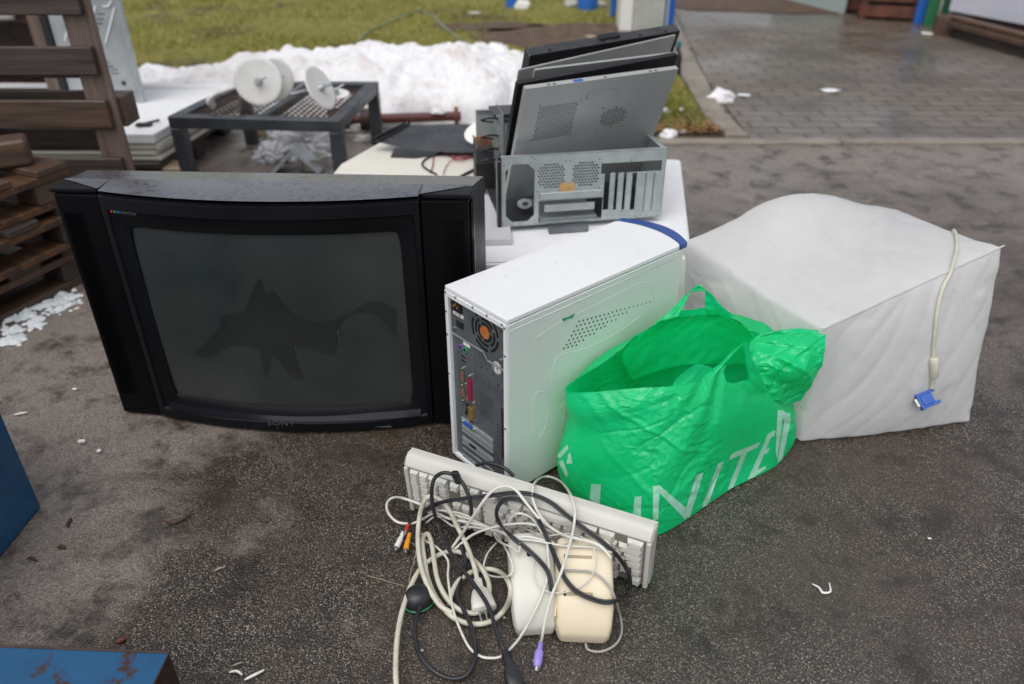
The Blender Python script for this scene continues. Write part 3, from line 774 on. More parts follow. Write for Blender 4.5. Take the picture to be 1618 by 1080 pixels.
psu=MB(); psu.b2(RX0+.001,RX1-.001,.0035,.0065,Z0P+.002,CH-.0215,bev=.0008,seg=1)
psu=psu.build('power_supply',M['steel_rear'],pc)
m=MB(); m.b2(RX0+.001,.105,.0025,.0035,Z0P-.003,Z0P+.0015); m.b2(.118,RX1-.001,.0025,.0035,Z0P-.016,Z0P-.0115)
m.box((.1115,.003,Z0P-.0065),(.020,.001,.0022),rot=(0,.85,0)); m.build('seam_fold',M['galv'],psu)
FX,FZ,FR=.112,.349,.037
m=MB()
for rr,n,ph in ((.036,5,0),(.026,4,.5),(.017,3,.2)):
    for k in range(n):
        a0=ph+2*PI*k/n+.12; a1=ph+2*PI*(k+1)/n-.12; w_=.0030
        P=[(FX+math.cos(a0+(a1-a0)*i/10)*(rr+w_),FZ+math.sin(a0+(a1-a0)*i/10)*(rr+w_)) for i in range(11)]+[(FX+math.cos(a1-(a1-a0)*i/10)*(rr-w_),FZ+math.sin(a1-(a1-a0)*i/10)*(rr-w_)) for i in range(11)]
        m.prism([(x,z) for x,z in P],-.0008,0,M=Matrix.Translation((0,.0032,0))@Euler((PI/2,0,0)).to_matrix().to_4x4()@Matrix.Diagonal((1,1,1,1)))
m.build('fan_slots',M['hole'],psu,smooth=0)
m=MB(); m.disc((FX,.0033,FZ),(0,-1,0),.0125,.0012,24); hub=m.build('fan_hub',M['copper_fan'],psu)
text_obj('S','hub_letter',.012,M['gold'],hub,Matrix.Translation((FX,.0018,FZ))@Euler((PI/2,0,.3)).to_matrix().to_4x4())
# mains socket, label, switch
m=MB(); MX,MZ=.034,.371
m.prism([(MX-.014,MZ-.010),(MX+.014,MZ-.010),(MX+.014,MZ+.005),(MX+.009,MZ+.011),(MX-.009,MZ+.011),(MX-.014,MZ+.005)],-.0035,.001,M=Matrix.Translation((0,0.002,0))@Euler((PI/2,0,0)).to_matrix().to_4x4()@Matrix.Diagonal((1,1,-1,1))@Matrix.Translation((0,0,0)))
o=m.build('mains_socket',M['black'],psu)
m=MB()
for dx in (-.006,0,.006): m.b2(MX+dx-.001,MX+dx+.001,-.004,-.001,MZ-.002+(.004 if dx==0 else 0),MZ+.003+(.004 if dx==0 else 0))
m.build('contact_pin',M['gold'],o)
m=MB(); m.b2(.020,.050,.0026,.0035,.350,.357); lb=m.build('rating_label',M['sticker'],psu)
text_obj('AC 230V','rating_text',.005,M['black'],lb,Matrix.Translation((.035,.0024,.3535))@Euler((PI/2,0,0)).to_matrix().to_4x4(),ext=.0001)
m=MB(); m.b2(.030,.050,.0005,.0035,.328,.341,bev=.001); sw=m.build('rocker_switch',M['black'],psu)
m=MB(); m.box((.040,.0002,.3345),(.010,.002,.010),rot=(.2,0,0)); m.build('rocker',M['cable_black'],sw)
for x,z in ((.030,.387),(.155,.374),(.021,.318),(.156,.311)): m=MB(); m.cyl((x,.0035,z),(x,-.0005,z),.0036,.0028,10); m.build('screw',M['screw'],psu)
for x,z in ((.005,.397),(.035,.3975),(.085,.3975),(.125,.3975),(.165,.396),(.004,.35),(.004,.30),(.004,.21),(.173,.33),(.173,.17),(.172,.392)):
    m=MB(); m.cyl((x,-.0012,z-.006 if z>.38 else z),(x,-.0032,z-.006 if z>.38 else z),.0026,.0022,9); m.build('screw',M['screw'],pc)
m=MB(); m.b2(.044,.064,.0048,.0062,.292,.299,bev=.0003); m.build('port_label',M['sticker'],pc)
m=MB(); m.disc((.141,.006,.286),(0,-1,0),.0125,.0008,24); ce=m.build('round_sticker',M['sticker'],pc)
m=MB()
m.tube([Vector((.141+.0105*math.cos(t*PI/12),.0050,.286+.0105*math.sin(t*PI/12))) for t in range(24)],.0005,5,closed=True)
for cx_,k in ((.1370,0),(.1460,1)):
    m.tube([Vector((cx_+.0042*math.cos(PI/2+t*PI/10),.0050,.286+.0055*math.sin(PI/2+t*PI/10))) for t in range(11)],.0007,5)
m.tube([Vector((.142,.005,.286)),Vector((.1455,.005,.286))],.0007,5)
m.build('conformity_mark',M['black'],ce)
# sockets on the board panel
def port(name,x0,x1,z0,z1,mt,depth=.004,parent=pc):
    m=MB(); m.b2(x0,x1,.006-depth,.0065,z0,z1,bev=.0008); return m.build(name,M[mt],parent)
m=MB(); m.b2(.026,.078,.0052,.0062,.125,.285); m.build('socket_plate',M['galv'],pc) if False else m.build('socket_plate',M['steel_rear'],pc)
for nm,x,z,mt in (('mouse_socket',.050,.283,'port_green'),('keyboard_socket',.036,.283,'port_violet')):
    m=MB(); m.disc((x,.0058,z),(0,-1,0),.0062,.003,16); q=m.build(nm,M[mt],pc); m=MB(); m.disc((x,.0029,z),(0,-1,0),.0035,.0004,12); m.build('socket_hole',M['hole'],q)
for z in (.252,.262): port('usb_socket',.036,.052,z,z+.007,'screw',.002); port('usb_slot',.038,.050,z+.0015,z+.0055,'hole',.0024)
for z0 in (.205,.168):
    q=port('serial_socket',.036,.046,z0,z0+.026,'screw',.004)
    m=MB()
    for j in range(5): m.b2(.0378,.0395,.0014,.0021,z0+.004+j*.0042,z0+.006+j*.0042); m.b2(.0425,.044,.0014,.0021,z0+.004+j*.0042,z0+.006+j*.0042)
    m.build('contact_holes',M['copper_fan'],q)
q=port('printer_socket',.056,.068,.172,.222,'burgundy',.005)
port('game_socket',.058,.071,.128,.158,'gold',.006)
for x,z in ((.041,.237),(.041,.199),(.041,.162),(.062,.230),(.062,.165),(.064,.165),(.064,.121)):
    m=MB(); m.cyl((x,.006,z),(x,-.001,z),.0028,.0028,6); m.build('hex_screw',M['screw'],pc)
for x,z in ((.050,.155),(.050,.143),(.046,.133)): m=MB(); m.disc((x,.0056,z),(0,-1,0),.0042,.002,12); m.build('audio_socket',M['black'],pc)
# expansion slots
for k in range(7):
    z=.107-k*.0158
    if z<.008: break
    m=MB(); m.b2(.030,.128,.0035,.0058,z-.0045,z+.0045,bev=.0006,seg=1); s_=m.build('slot_cover',M['galv' if k in (0,1,3) else 'steel_rear'],pc)
    m=MB(); m.b2(.030,.128,.0030,.0062,z+.0055,z+.0068); m.build('slot_rib',M['galv'],s_)
    if k==0:
        m=MB(); m.b2(.040,.066,.0005,.0040,z-.004,z+.0045,bev=.001); m.build('monitor_socket',M['port_blue'],s_)
        for q0 in (.035,.071): m=MB(); m.cyl((q0,.004,z),(q0,-.001,z),.0026,n=6); m.build('hex_screw',M['screw'],s_)
    if k==3:
        m=MB(); m.b2(.055,.075,.0025,.0038,z-.003,z+.003); m.build('network_socket',M['hole'],s_)
# ================================================================ keyboard leaning upside down
A=at(655,797,0.004); B=at(1027,921,0.004)
e=(B-A); KL=e.length; e.normalize(); print('kb len',KL)
n_=Vector((-e.y,e.x,0)); TILT=R(95)
ky=n_*math.cos(TILT)+Vector((0,0,1))*math.sin(TILT); kz=e.cross(ky)
KD=.141
MK=Matrix((( e.x,ky.x,kz.x,A.x),(e.y,ky.y,kz.y,A.y),(e.z,ky.z,kz.z,A.z),(0,0,0,1)))
kb=thing('keyboard','dirty cream computer keyboard standing on its long edge, keys facing the camera, tangled in cables','keyboard',M=MK)
m=MB()
prof=[(0,-.0145),(0,.006),(.004,.010),(.008,.0105),(.116,.0125),(.119,.0148),(.123,.0156),(.136,.0070),(KD-.002,.002),(KD,-.003),(KD-.002,-.0135)]
# side outline swept along the length
def ring(x,k=1.0,dz=0): return [Vector((x,y,z)) for y,z in prof]
inset=[(.0,.004),(.004,0),(KL-.004,0),(KL,.004)]
Ls=[]
for x,s in inset:
    Ls.append([Vector((x,y+(s if y<.01 else (-s if y>KD-.01 else 0)),z-(s if z>0 else 0))) for y,z in prof])
m.loops(Ls,capA=True,capB=True); case=m.build('case',M['key_case'],kb,smooth=40)
m=MB(); m.b2(.0005,KL-.0005,.004,KD-.004,-.0200,-.0147,bev=.002); m.build('underside',M['key_case'],kb)
m=MB()                                   # raised rims at both ends
m.b2(.001,.010,.004,.119,.009,.0185,bev=.003); m.build('end_rim',M['key_case'],case,M=Matrix()); m=MB(); m.b2(KL-.010,KL-.001,.004,.119,.009,.0185,bev=.003); m.build('end_rim',M['key_case'],case,M=Matrix())
m=MB(); m.b2(.0115,KL-.0115,.009,.1165,.0100,.0135); m.build('key_well',M['key_gap_shade'],kb)
P_=(KL-.026)/22.5; RW=.0169
keymesh={}
def keycap(w,h):
    k=(round(w,2),round(h,2))
    if k in keymesh: return keymesh[k]
    W=P_*w-.0012; H=RW*h-.0010; m=MB()
    tw,th=W-.0052,H-.0055; hz=.0090
    Ls=[[Vector((sx*W/2,sy*H/2,0)) for sx,sy in ((-1,-1),(1,-1),(1,1),(-1,1))]]
    Ls.append([Vector((sx*W/2*.97,sy*H/2*.97,.0012)) for sx,sy in ((-1,-1),(1,-1),(1,1),(-1,1))])
    off=.0009
    n=6
    m.loops(Ls)
    # dished top, subdivided; skirt joins base
    top=[]
    def tp(u,v):
        x=(u-.5)*tw; y=(v-.5)*th+off; return Vector((x,y,hz-.0016*(1-(2*u-1)**2)+.0008*(2*v-1)))
    m.grid(tp,6,3)
    for (a,b,f) in (((-1,-1),(1,-1),lambda t:tp(t,0)),((1,-1),(1,1),lambda t:tp(1,t)),((1,1),(-1,1),lambda t:tp(1-t,1)),((-1,1),(-1,-1),lambda t:tp(0,1-t))):
        def s(u,v,a=a,b=b,f=f):
            p=Vector((W/2*.97*(a[0]+(b[0]-a[0])*u),H/2*.97*(a[1]+(b[1]-a[1])*u),.0012)); return p.lerp(f(u),v)
        m.grid(s,6,1)
    bmesh.ops.remove_doubles(m.bm,verts=m.bm.verts,dist=2e-5)
    o=m.build('key',M['key_plastic'],kb,smooth=50); keymesh[k]=o.data; bpy.data.objects.remove(o); return keymesh[k]
rows=[]                                   # standard layout: (row y from the top, [(x,w,h)])
def run(x,ws): 
    out=[]
    for w in ws:
        if w>0: out.append((x,w,1))
        x+=abs(w)
    return out
LAY={0:run(0,[1,-1,1,1,1,1,-.5,1,1,1,1,-.5,1,1,1,1])+run(15.25,[1,1,1]),
     1.4:run(0,[1]*13+[2])+run(15.25,[1,1,1])+run(18.5,[1]*4),
     2.4:run(0,[1.5]+[1]*12+[1.5])+run(15.25,[1,1,1])+run(18.5,[1]*3)+[(21.5,1,2)],
     3.4:run(0,[1.75]+[1]*11+[2.25])+run(18.5,[1]*3),
     4.4:run(0,[2.25]+[1]*10+[2.75])+run(16.25,[1])+run(18.5,[1]*3)+[(21.5,1,2)],
     5.4:run(0,[1.5,-1,1.5,7,1.5,-1,1.5])+run(15.25,[1,1,1])+run(18.5,[2,1])}
nk=0
for ry,ks_ in LAY.items():
    for x,w,h in ks_:
        cx_=KL-.013-(x+w/2)*P_            # the keyboard is turned over: columns run right to left
        cy_=.0088+(ry+h/2)*RW
        me=keycap(w,h); o=bpy.data.objects.new('key',me); col.objects.link(o); o.parent=kb
        o.location=(cx_,cy_,.0128+ (.0012 if nk%7==0 else 0)); o.rotation_euler=(random.gauss(0,.012),random.gauss(0,.012),PI)
        nk+=1
print('keys',nk)
m=MB(); m.b2(.10,.135,.121,.1215,.0185,.0190)
m.bm.free()
m=MB()
for k in range(3): m.b2(.018+.012*k+.004,.018+.012*k+.008,.013,.0145,.0135,.0142)
m.build('status_light',M['hole'],kb)

# ================================================================ two loudspeakers
def speaker(u,v,w_,mt,label,rz,lean,ln,th_,slots=True,v2=0):
    P=at(u,v,0.0)
    t=thing('computer_speaker',label,'speaker',M=Matrix.Translation(P)@Euler((lean,0,rz),'ZYX').to_matrix().to_4x4() if False else Matrix.Translation(P)@Matrix.Rotation(rz,4,'Z')@Matrix.Rotation(lean,4,'X'))
    # local: x width, y length (away from the camera), z thickness
    m=MB(); Ls=[]
    N_=44
    for y,k,zt in ((.0,.76,.34),(.003,.84,.44),(.014,.935,.62),(.036,.99,.86),(.055,1.0,.97),(ln-.02,1.0,1.0),(ln-.005,.97,.97),(ln,.90,.90)):
        L=[]
        for i in range(N_):
            a=2*PI*i/N_; ca,sa=math.cos(a),math.sin(a); ex=.32
            x=math.copysign(abs(ca)**ex,ca)*w_/2*k; z=(math.copysign(abs(sa)**ex,sa)*.5)*th_*zt+th_*.5*zt*(1 if zt<1 else 1)
            L.append(Vector((x,y,z+.003)))
        Ls.append(L)
    m.loops(Ls,capA=True,capB=True); b=m.build('shell',M[mt],t,smooth=50)
    # parting seam round the body
    m=MB(); zz=.32
    for s in (-1,1):
        m.tube([Vector((s*(w_/2*k+.0001),y,.003+th_*zt*zz)) for y,k,zt in ((.003,.84,.44),(.014,.935,.62),(.036,.99,.86),(.055,1.0,.97),(ln-.02,1.0,1.0))],.0008,5)
    m.build('seam',M['cable_grey'],b,M=Matrix(),smooth=180)
    return t,b
sr,srb=speaker(921,1016,.094,'speaker_cream','yellowed cream speaker lying on its face, on the right, with two slots in its back',R(-3),R(17),.150,.070)
m=MB()
for y in (.050,.112):
    m.b2(-.030,.012,y-.0022,y+.0026,.0715,.0737)
m.build('slot_recess',M['slot_shade'],sr)
m=MB()
for y in (.050,.112):
    m.b2(-.0335,-.030,y-.003,y+.003,.0700,.0741)
m.build('screw_hole',M['hole'],sr)
m=MB(); m.b2(-.0475,-.0445,.02,.145,.022,.054,bev=.001); m.build('side_band',M['speaker_cream'],sr)
sl,slb=speaker(846,1004,.074,'speaker_white','paler narrow speaker lying to the left of the yellowed one',R(4),R(17),.150,.066)
m=MB(); m.disc((-.004,.108,.0685),(0,0,1),.0042,.0008,14); m.build('screw_hole',M['hole'],sl)

# ================================================================ white wrapped monitor
wb=thing('wrapped_monitor','bulky monitor wrapped in a white film bag, standing on the asphalt at the right','wrapped monitor',(.61,1.30,0),0)
Cb=[Vector(p) for p in ((.622,1.302,0),(1.030,1.372,0),(1.03,1.86,0),(.44,1.68,0))]
Ct=[Vector(p) for p in ((.612,1.300,.288),(1.012,1.45,.398),(.97,1.84,.315),(.40,1.66,.305))]
def tri3(a,b,c):
    bot=Cb[0]*(1-a)*(1-b)+Cb[1]*a*(1-b)+Cb[2]*a*b+Cb[3]*(1-a)*b
    top=Ct[0]*(1-a)*(1-b)+Ct[1]*a*(1-b)+Ct[2]*a*b+Ct[3]*(1-a)*b
    return bot.lerp(top,c)
ctr=tri3(.5,.5,.5)
def sm(x,k): return math.copysign(abs(x)**k,x)
def wfilm(a,b,c):
    # a,b,c in 0..1 on the cube's skin
    p=tri3(a,b,c)
    ea=1-abs(2*a-1)**3; eb=1-abs(2*b-1)**3; ec=1-abs(2*c-1)**3
    # softly rounded edges, faces slightly bulged
    q=p.copy()
    dirn=(p-ctr).normalized()
    if c>.999:
        q.z+=.012*ea*eb; 
        q.z+=.094*math.exp(-(((a-.48)/.36)**2+((b-.98)/.42)**2))
        q.z-=.020*math.exp(-(((a-.40)/.22)**2+((b-.50)/.24)**2))
        q.z+=.012*math.exp(-((a-b*.6-.35)/.07)**2)*eb
    if b<.001: q+=Vector((.1,-.98,0))*(.020*ea*ec-.010*math.exp(-((a-.12)/.05)**2)*ec)
    if a<.001: q+=Vector((-.9,-.4,0))*(.018*eb*ec)
    if a>.999: q+=Vector((.98,-.1,0))*(.02*eb*ec-.012*math.exp(-((c-.35)/.1)**2)*(1-b))
    if b>.999: q+=Vector((0,1,0))*.02*ea*ec
    w=noise.noise(p*4.5+Vector((3,1,7)))*.0055+noise.noise(p*13)*.0006
    cr=abs(noise.noise(Vector(((p.x+p.z)*3.0,(p.x-p.z*.8+p.y*.6)*15,p.y*3))))
    cr2=abs(noise.noise(Vector(((p.x*.7-p.z)*4,(p.x+p.z*.9-p.y*.4)*24,p.y*4+9))))
    q+=dirn*(w+.004*noise.noise(Vector((p.x*4+p.z*7,p.y*4,p.z*3+p.x*5)))-.0034*max(0,.10-cr)/.10+.0024*max(0,.10-cr2)/.10)
    q.z=max(q.z,.001 if c<.001 else .003)
    return q
m=MB(); NN=96
m.grid(lambda u,v:wfilm(u,0,v),NN,NN); m.grid(lambda u,v:wfilm(u,1,v),NN,NN)
m.grid(lambda u,v:wfilm(0,u,v),NN,NN); m.grid(lambda u,v:wfilm(1,u,v),NN,NN)
m.grid(lambda u,v:wfilm(u,v,1),NN,NN); m.grid(lambda u,v:wfilm(u,v,0),NN,NN)
bmesh.ops.remove_doubles(m.bm,verts=m.bm.verts,dist=.0012)
for _ in range(9): bmesh.ops.smooth_vert(m.bm,verts=m.bm.verts,factor=.5,use_axis_x=True,use_axis_y=True,use_axis_z=True)
Mw=wm(wb); bmesh.ops.transform(m.bm,matrix=Mw.inverted(),verts=m.bm.verts)
film=m.build('film_bag',M['white_film'],wb,smooth=180)
# welded seam along the front top edge and the pinched corner
fb=bvh([film]); Mwi=Mw.inverted()
def lay(tree,px,off,n=10):
    """path of pixels laid on the surface, lifted by off along its normal"""
    out=[]
    for q in catmull([Vector((u,v,0)) for u,v in px],n):
        d=ray(q.x,q.y).normalized(); h=tree.ray_cast(EYE,d)
        if h[0] is None: continue
        nn=h[1] if h[1].dot(d)<0 else -h[1]; out.append(h[0]+nn*off)
    return out
def relax(P,k=6):
    P=[p.copy() for p in P]
    for _ in range(k):
        P=[P[0]]+[(P[i-1]+P[i]*2+P[i+1])/4 for i in range(1,len(P)-1)]+[P[-1]]
    return P
def edge_path(a0,b0,c0,a1,b1,c1,n=60,k=4):
    return relax([wfilm(a0+(a1-a0)*i/n,b0+(b1-b0)*i/n,c0+(c1-c0)*i/n) for i in range(n+1)],k)
m=MB(); m.tube([Mwi@p for p in edge_path(0,0,1,1,0,1)],.0022,6,flat=.6); m.build('welded_seam',M['white_film'],film,M=Matrix(),smooth=180)

# ================================================================ green carrier bag
gb=thing('carrier_bag','bright green plastic carrier bag standing open, with large pale letters along its front','carrier bag',(.3,1.2,0),0)
Mg=wm(gb); Mgi=Mg.inverted()
def ay(u,v,y): return aty(u,v,y)
# loops: [back-left.., left corner, front-left fold, front mid ... , right ]
# index:        0 left corner   1 left-front fold   2 front          3 front right-mid   4 right corner    5 right back     6 back             7 back left
LV=[
 [at(890,765,.002), at(985,838,.002), at(1045,843,.002), at(1150,775,.002), at(1238,722,.002), Vector((.545,1.375,.002)), Vector((.36,1.36,.002)), Vector((.17,1.255,.002))],
 [ay(879,735,1.150), ay(975,806,1.065), ay(1052,806,1.045), ay(1160,745,1.165), ay(1249,700,1.262), Vector((.580,1.365,.05)), Vector((.36,1.38,.05)), Vector((.15,1.255,.05))],
 [ay(884,706,1.155), ay(990,742,1.070), ay(1075,738,1.070), ay(1175,700,1.175), ay(1249,655,1.270), Vector((.565,1.36,.12)), Vector((.37,1.39,.12)), Vector((.16,1.26,.12))],
 [ay(899,665,1.160), ay(990,690,1.090), ay(1085,680,1.090), ay(1180,650,1.180), ay(1228,625,1.265), Vector((.555,1.37,.19)), Vector((.38,1.40,.19)), Vector((.17,1.27,.19))],
 [ay(893,640,1.160), ay(995,640,1.095), ay(1085,625,1.110), ay(1165,608,1.190), ay(1212,600,1.260), Vector((.535,1.38,.25)), Vector((.39,1.405,.25)), Vector((.18,1.275,.245))],
]
RIM=[ay(891,617,1.160), ay(1010,613,1.110), ay(1075,606,1.122), ay(1150,575,1.195), ay(1215,560,1.265), Vector((.515,1.385,.285)), Vector((.40,1.41,.29)), Vector((.19,1.28,.268))]
# back rim follows the raised line up to the back handle
RIM[7]=ay(960,568,1.235); RIM[6]=ay(1045,508,1.315); RIM[5]=ay(1150,500,1.36); RIM[4]=ay(1192,545,1.285)
LV.append(RIM)
NP=8; NS=300; NT=170
def per(L,t):
    k=t*NP; i=int(math.floor(k)); f=k-i
    a,b,c,d=[L[(i+j)%NP] for j in (-1,0,1,2)]
    return .5*((2*b)+(c-a)*f+(2*a-5*b+4*c-d)*f*f+(3*b-a-3*c+d)*f**3)
def vert(Q,t):
    m_=len(Q)-1; k=t*m_; i=min(int(k),m_-1); f=k-i
    g=lambda j:Q[max(0,min(m_,j))]
    a,b,c,d=g(i-1),g(i),g(i+1),g(i+2)
    return .5*((2*b)+(c-a)*f+(2*a-5*b+4*c-d)*f*f+(3*b-a-3*c+d)*f**3)
gc=Vector((.34,1.24,.13))
def bag(s,t):
    p=vert([per(L,s) for L in LV],t)
    d=Vector((p.x-gc.x,p.y-gc.y,.02)).normalized()
    amp=min(1,t*5)*(1.0 if t<.9 else max(.4,1-(t-.9)*5))
    # long soft folds fanning from the handles, then crumples
    ang=math.atan2(p.z-.36,(p.x-.42)*1.0)
    f1=noise.noise(Vector((ang*5.0,p.y*2,1.3)))*.012*min(1,t*1.6)
    f2=noise.noise(p*8)*.007
    mk_=max(.12,min(1,.55+1.6*noise.noise(p*5.5+Vector((4,1,0)))))
    def cr_(q,w): return max(0,1-abs(noise.noise(q))/w)
    c1=abs(noise.noise(Vector((p.x*17+p.z*9,p.y*15-p.z*6,p.z*14)))); c2=abs(noise.noise(Vector((p.x*38-p.z*21,p.y*33,p.z*34+p.x*12+5))))
    c3=abs(noise.noise(p*75))
    q=p+d*(amp*(f1+f2+mk_*(.0050*cr_(Vector((p.x*9+p.z*14,p.y*8-p.z*11,p.z*5)),.16)-.0040*cr_(Vector((p.x*15-p.z*16,p.y*15+p.z*14,p.z*9+3)),.15)+.0020*cr_(Vector((p.x*40+p.z*15,p.y*36,p.z*42)),.2)-.0016*cr_(Vector((p.x*70-p.z*35,p.y*64,p.z*58+p.x*30)),.2))))
    if t<.001: q.z=.002
    q.z=max(q.z,.002); return q
m=MB(); m.grid(lambda u,v:bag(u%1.0 if u<1 else 0.0,v),NS,NT)
bmesh.ops.remove_doubles(m.bm,verts=m.bm.verts,dist=1e-5)
bmesh.ops.transform(m.bm,matrix=Mgi,verts=m.bm.verts)
HOLE=[(1143,587),(1147,578),(1163,562),(1176,548),(1179,575),(1183,598),(1158,606),(1147,602)]
def pj(p):
    q=p-EYE; dd_=q.y*cp-q.z*sp; return 809+FPX*q.x/dd_,540-FPX*(q.y*sp+q.z*cp)/dd_
def cut_hole(mb,Mw_,ymax=1.262):
    rm=[]
    for f_ in mb.bm.faces:
        c_=Mw_@f_.calc_center_median(); u_,v_=pj(c_)
        if c_.y<ymax and inpoly(u_,v_,HOLE): rm.append(f_)
    bmesh.ops.delete(mb.bm,geom=rm,context='FACES')
cut_hole(m,Mg)
body=m.build('bag_body',M['green_film'],gb,smooth=180,recalc=False)
m=MB(); n=NS; cb=Vector((.34,1.22,.003)); vs=[bag(i/n,0) for i in range(n)]+[cb]; m.raw([Mgi@p for p in vs],[(i,(i+1)%n,n) for i in range(n)])
m.build('bag_base',M['green_film'],gb,smooth=180)
def patchf(rows,nu=40,nv=24,wr=.004,sd=0):
    """smooth sheet through rows of points, crumpled"""
    def f(u,v):
        Q=[]
        for Rr in rows:
            k=u*(len(Rr)-1); i=min(int(k),len(Rr)-2); fr=k-i; g=lambda j:Rr[max(0,min(len(Rr)-1,j))]
            a,b,c,d=g(i-1),g(i),g(i+1),g(i+2); Q.append(.5*((2*b)+(c-a)*fr+(2*a-5*b+4*c-d)*fr*fr+(3*b-a-3*c+d)*fr**3))
        p=vert(Q,v); c1=abs(noise.noise(Vector((p.x*30+sd,p.y*25,p.z*40)))); c2=abs(noise.noise(p*62+Vector((sd,0,0))))
        return p+Vector((-.2,-.9,.3))*(wr*(.5*noise.noise(p*18+Vector((0,sd,0)))*2+(.35-c1)*2.2+(.3-c2)*.8))
    return f
# front handle: a tongue with a cut-out (left limb, right limb, joined at the top)
def strap(name,pts,ws,wr=.003,sd=0,parent=gb,mt='green_film'):
    C=catmull(pts,8); n=len(C); W=[]
    for i in range(n):
        k=i/(n-1)*(len(ws)-1); j=min(int(k),len(ws)-2); W.append(ws[j].lerp(ws[j+1],k-j))
    m=MB(); 
    def f(u,v):
        i=min(int(round(v*(n-1))),n-1); p=C[i]+W[i]*(u-.5); c1=abs(noise.noise(p*55+Vector((sd,0,0))))
        return Mgi@(p+Vector((-.2,-.9,.3)).normalized()*(wr*math.sin(u*PI*3)*.5+wr*(.3-c1)*2))
    m.grid(f,12,n-1); return m.build(name,M[mt],parent,smooth=180,recalc=False)
# the front panel between rim and front handle: closes up to pixel line (1065,568)-(1110,566)-(1150,545)-(1178,540)
fr_rows=[[ay(1060,640,1.105),ay(1100,640,1.118),ay(1140,628,1.160),ay(1175,622,1.195),ay(1205,625,1.225)],
         [ay(1064,605,1.118),ay(1095,598,1.135),ay(1128,600,1.170),ay(1168,606,1.198),ay(1202,604,1.230)],
         [ay(1085,584,1.130),ay(1105,575,1.145),ay(1128,583,1.172),ay(1140,596,1.186),ay(1143,603,1.188)]]
m=MB(); f=patchf(fr_rows,wr=.0025,sd=3); m.grid(lambda u,v:Mgi@f(u,v),80,60); cut_hole(m,Mg)
m.build('front_flap',M['green_film'],gb,smooth=180,recalc=False)
strap('front_handle',[ay(1118,592,1.168),ay(1143,572,1.178),ay(1161,553,1.186),ay(1178,541,1.192)],[Vector((.030,-.004,.014)),Vector((.014,0,.010)),Vector((.010,0,.006)),Vector((.008,0,.002))],sd=1)
strap('front_handle',[ay(1201,620,1.222),ay(1194,594,1.212),ay(1184,566,1.202),ay(1178,541,1.192)],[Vector((.036,.004,.0)),Vector((.020,0,.0)),Vector((.012,0,.0)),Vector((.008,0,.002))],sd=2)
# back panel with the raised handle
bk_rows=[[ay(1000,600,1.30),ay(1040,585,1.33),ay(1090,575,1.36),ay(1150,575,1.37),ay(1195,575,1.33)],
         [ay(985,556,1.262),ay(1035,535,1.325),ay(1090,525,1.36),ay(1145,520,1.372),ay(1200,530,1.325)],
         [ay(1040,508,1.318),ay(1070,492,1.345),ay(1095,488,1.36),ay(1125,488,1.37),ay(1185,522,1.330)]]
m=MB(); f=patchf(bk_rows,wr=.0035,sd=9); m.grid(lambda u,v:Mgi@f(u,v),44,24)
m.build('back_flap',M['green_film'],gb,smooth=180,recalc=False)
strap('back_handle',[ay(1052,505,1.325),ay(1070,486,1.340),ay(1084,466,1.352),ay(1094,457,1.357),ay(1108,455,1.362)],[Vector((.05,.0,.02)),Vector((.026,0,.012)),Vector((.012,0,.010)),Vector((.006,0,.012)),Vector((.002,0,.014))],sd=4)
strap('back_handle',[ay(1140,500,1.370),ay(1127,482,1.368),ay(1121,467,1.366),ay(1116,458,1.364),ay(1104,455,1.361)],[Vector((.060,.0,.0)),Vector((.034,0,-.002)),Vector((.018,0,-.004)),Vector((.012,0,-.010)),Vector((.002,0,-.013))],sd=5)
# flared side gusset on the right
wg=[[ay(1184,545,1.290),ay(1205,533,1.300),ay(1235,526,1.300),ay(1270,525,1.292),ay(1304,527,1.285)],
    [ay(1182,556,1.262),ay(1212,556,1.262),ay(1245,552,1.255),ay(1275,550,1.250),ay(1303,552,1.262)],
    [ay(1186,574,1.245),ay(1215,582,1.235),ay(1246,585,1.228),ay(1276,582,1.232),ay(1297,580,1.250)],
    [ay(1194,600,1.240),ay(1220,607,1.235),ay(1244,614,1.232),ay(1268,614,1.240),ay(1282,606,1.250)],
    [ay(1206,632,1.245),ay(1222,634,1.248),ay(1238,637,1.252),ay(1254,638,1.256),ay(1266,634,1.262)]]
m=MB(); f0=patchf(wg,wr=.0045,sd=14)
def f(u,v):
    p=f0(u,v); k=min(1,u*2.5); fold=abs(noise.noise(Vector((v*3.4-u*1.4,u*.9,2.2)))); return p+Vector((-.25,-.9,.25))*(k*(.020*(.25-fold)*2-.010*max(0,.10-abs(noise.noise(Vector((v*6+u*3.5,u*2.2,7.1)))))/.10*.6))
m.grid(lambda u,v:Mgi@f(u,v),90,90)
m.grid(lambda u,v:Mgi@(f(u,v).lerp(Vector((.50,1.345,.27)),.10)+Vector((.004,.045*math.sin(PI*u)*math.sin(PI*v)+.012,0))),30,30)
m.build('side_gusset',M['green_film'],gb,smooth=180,recalc=False)
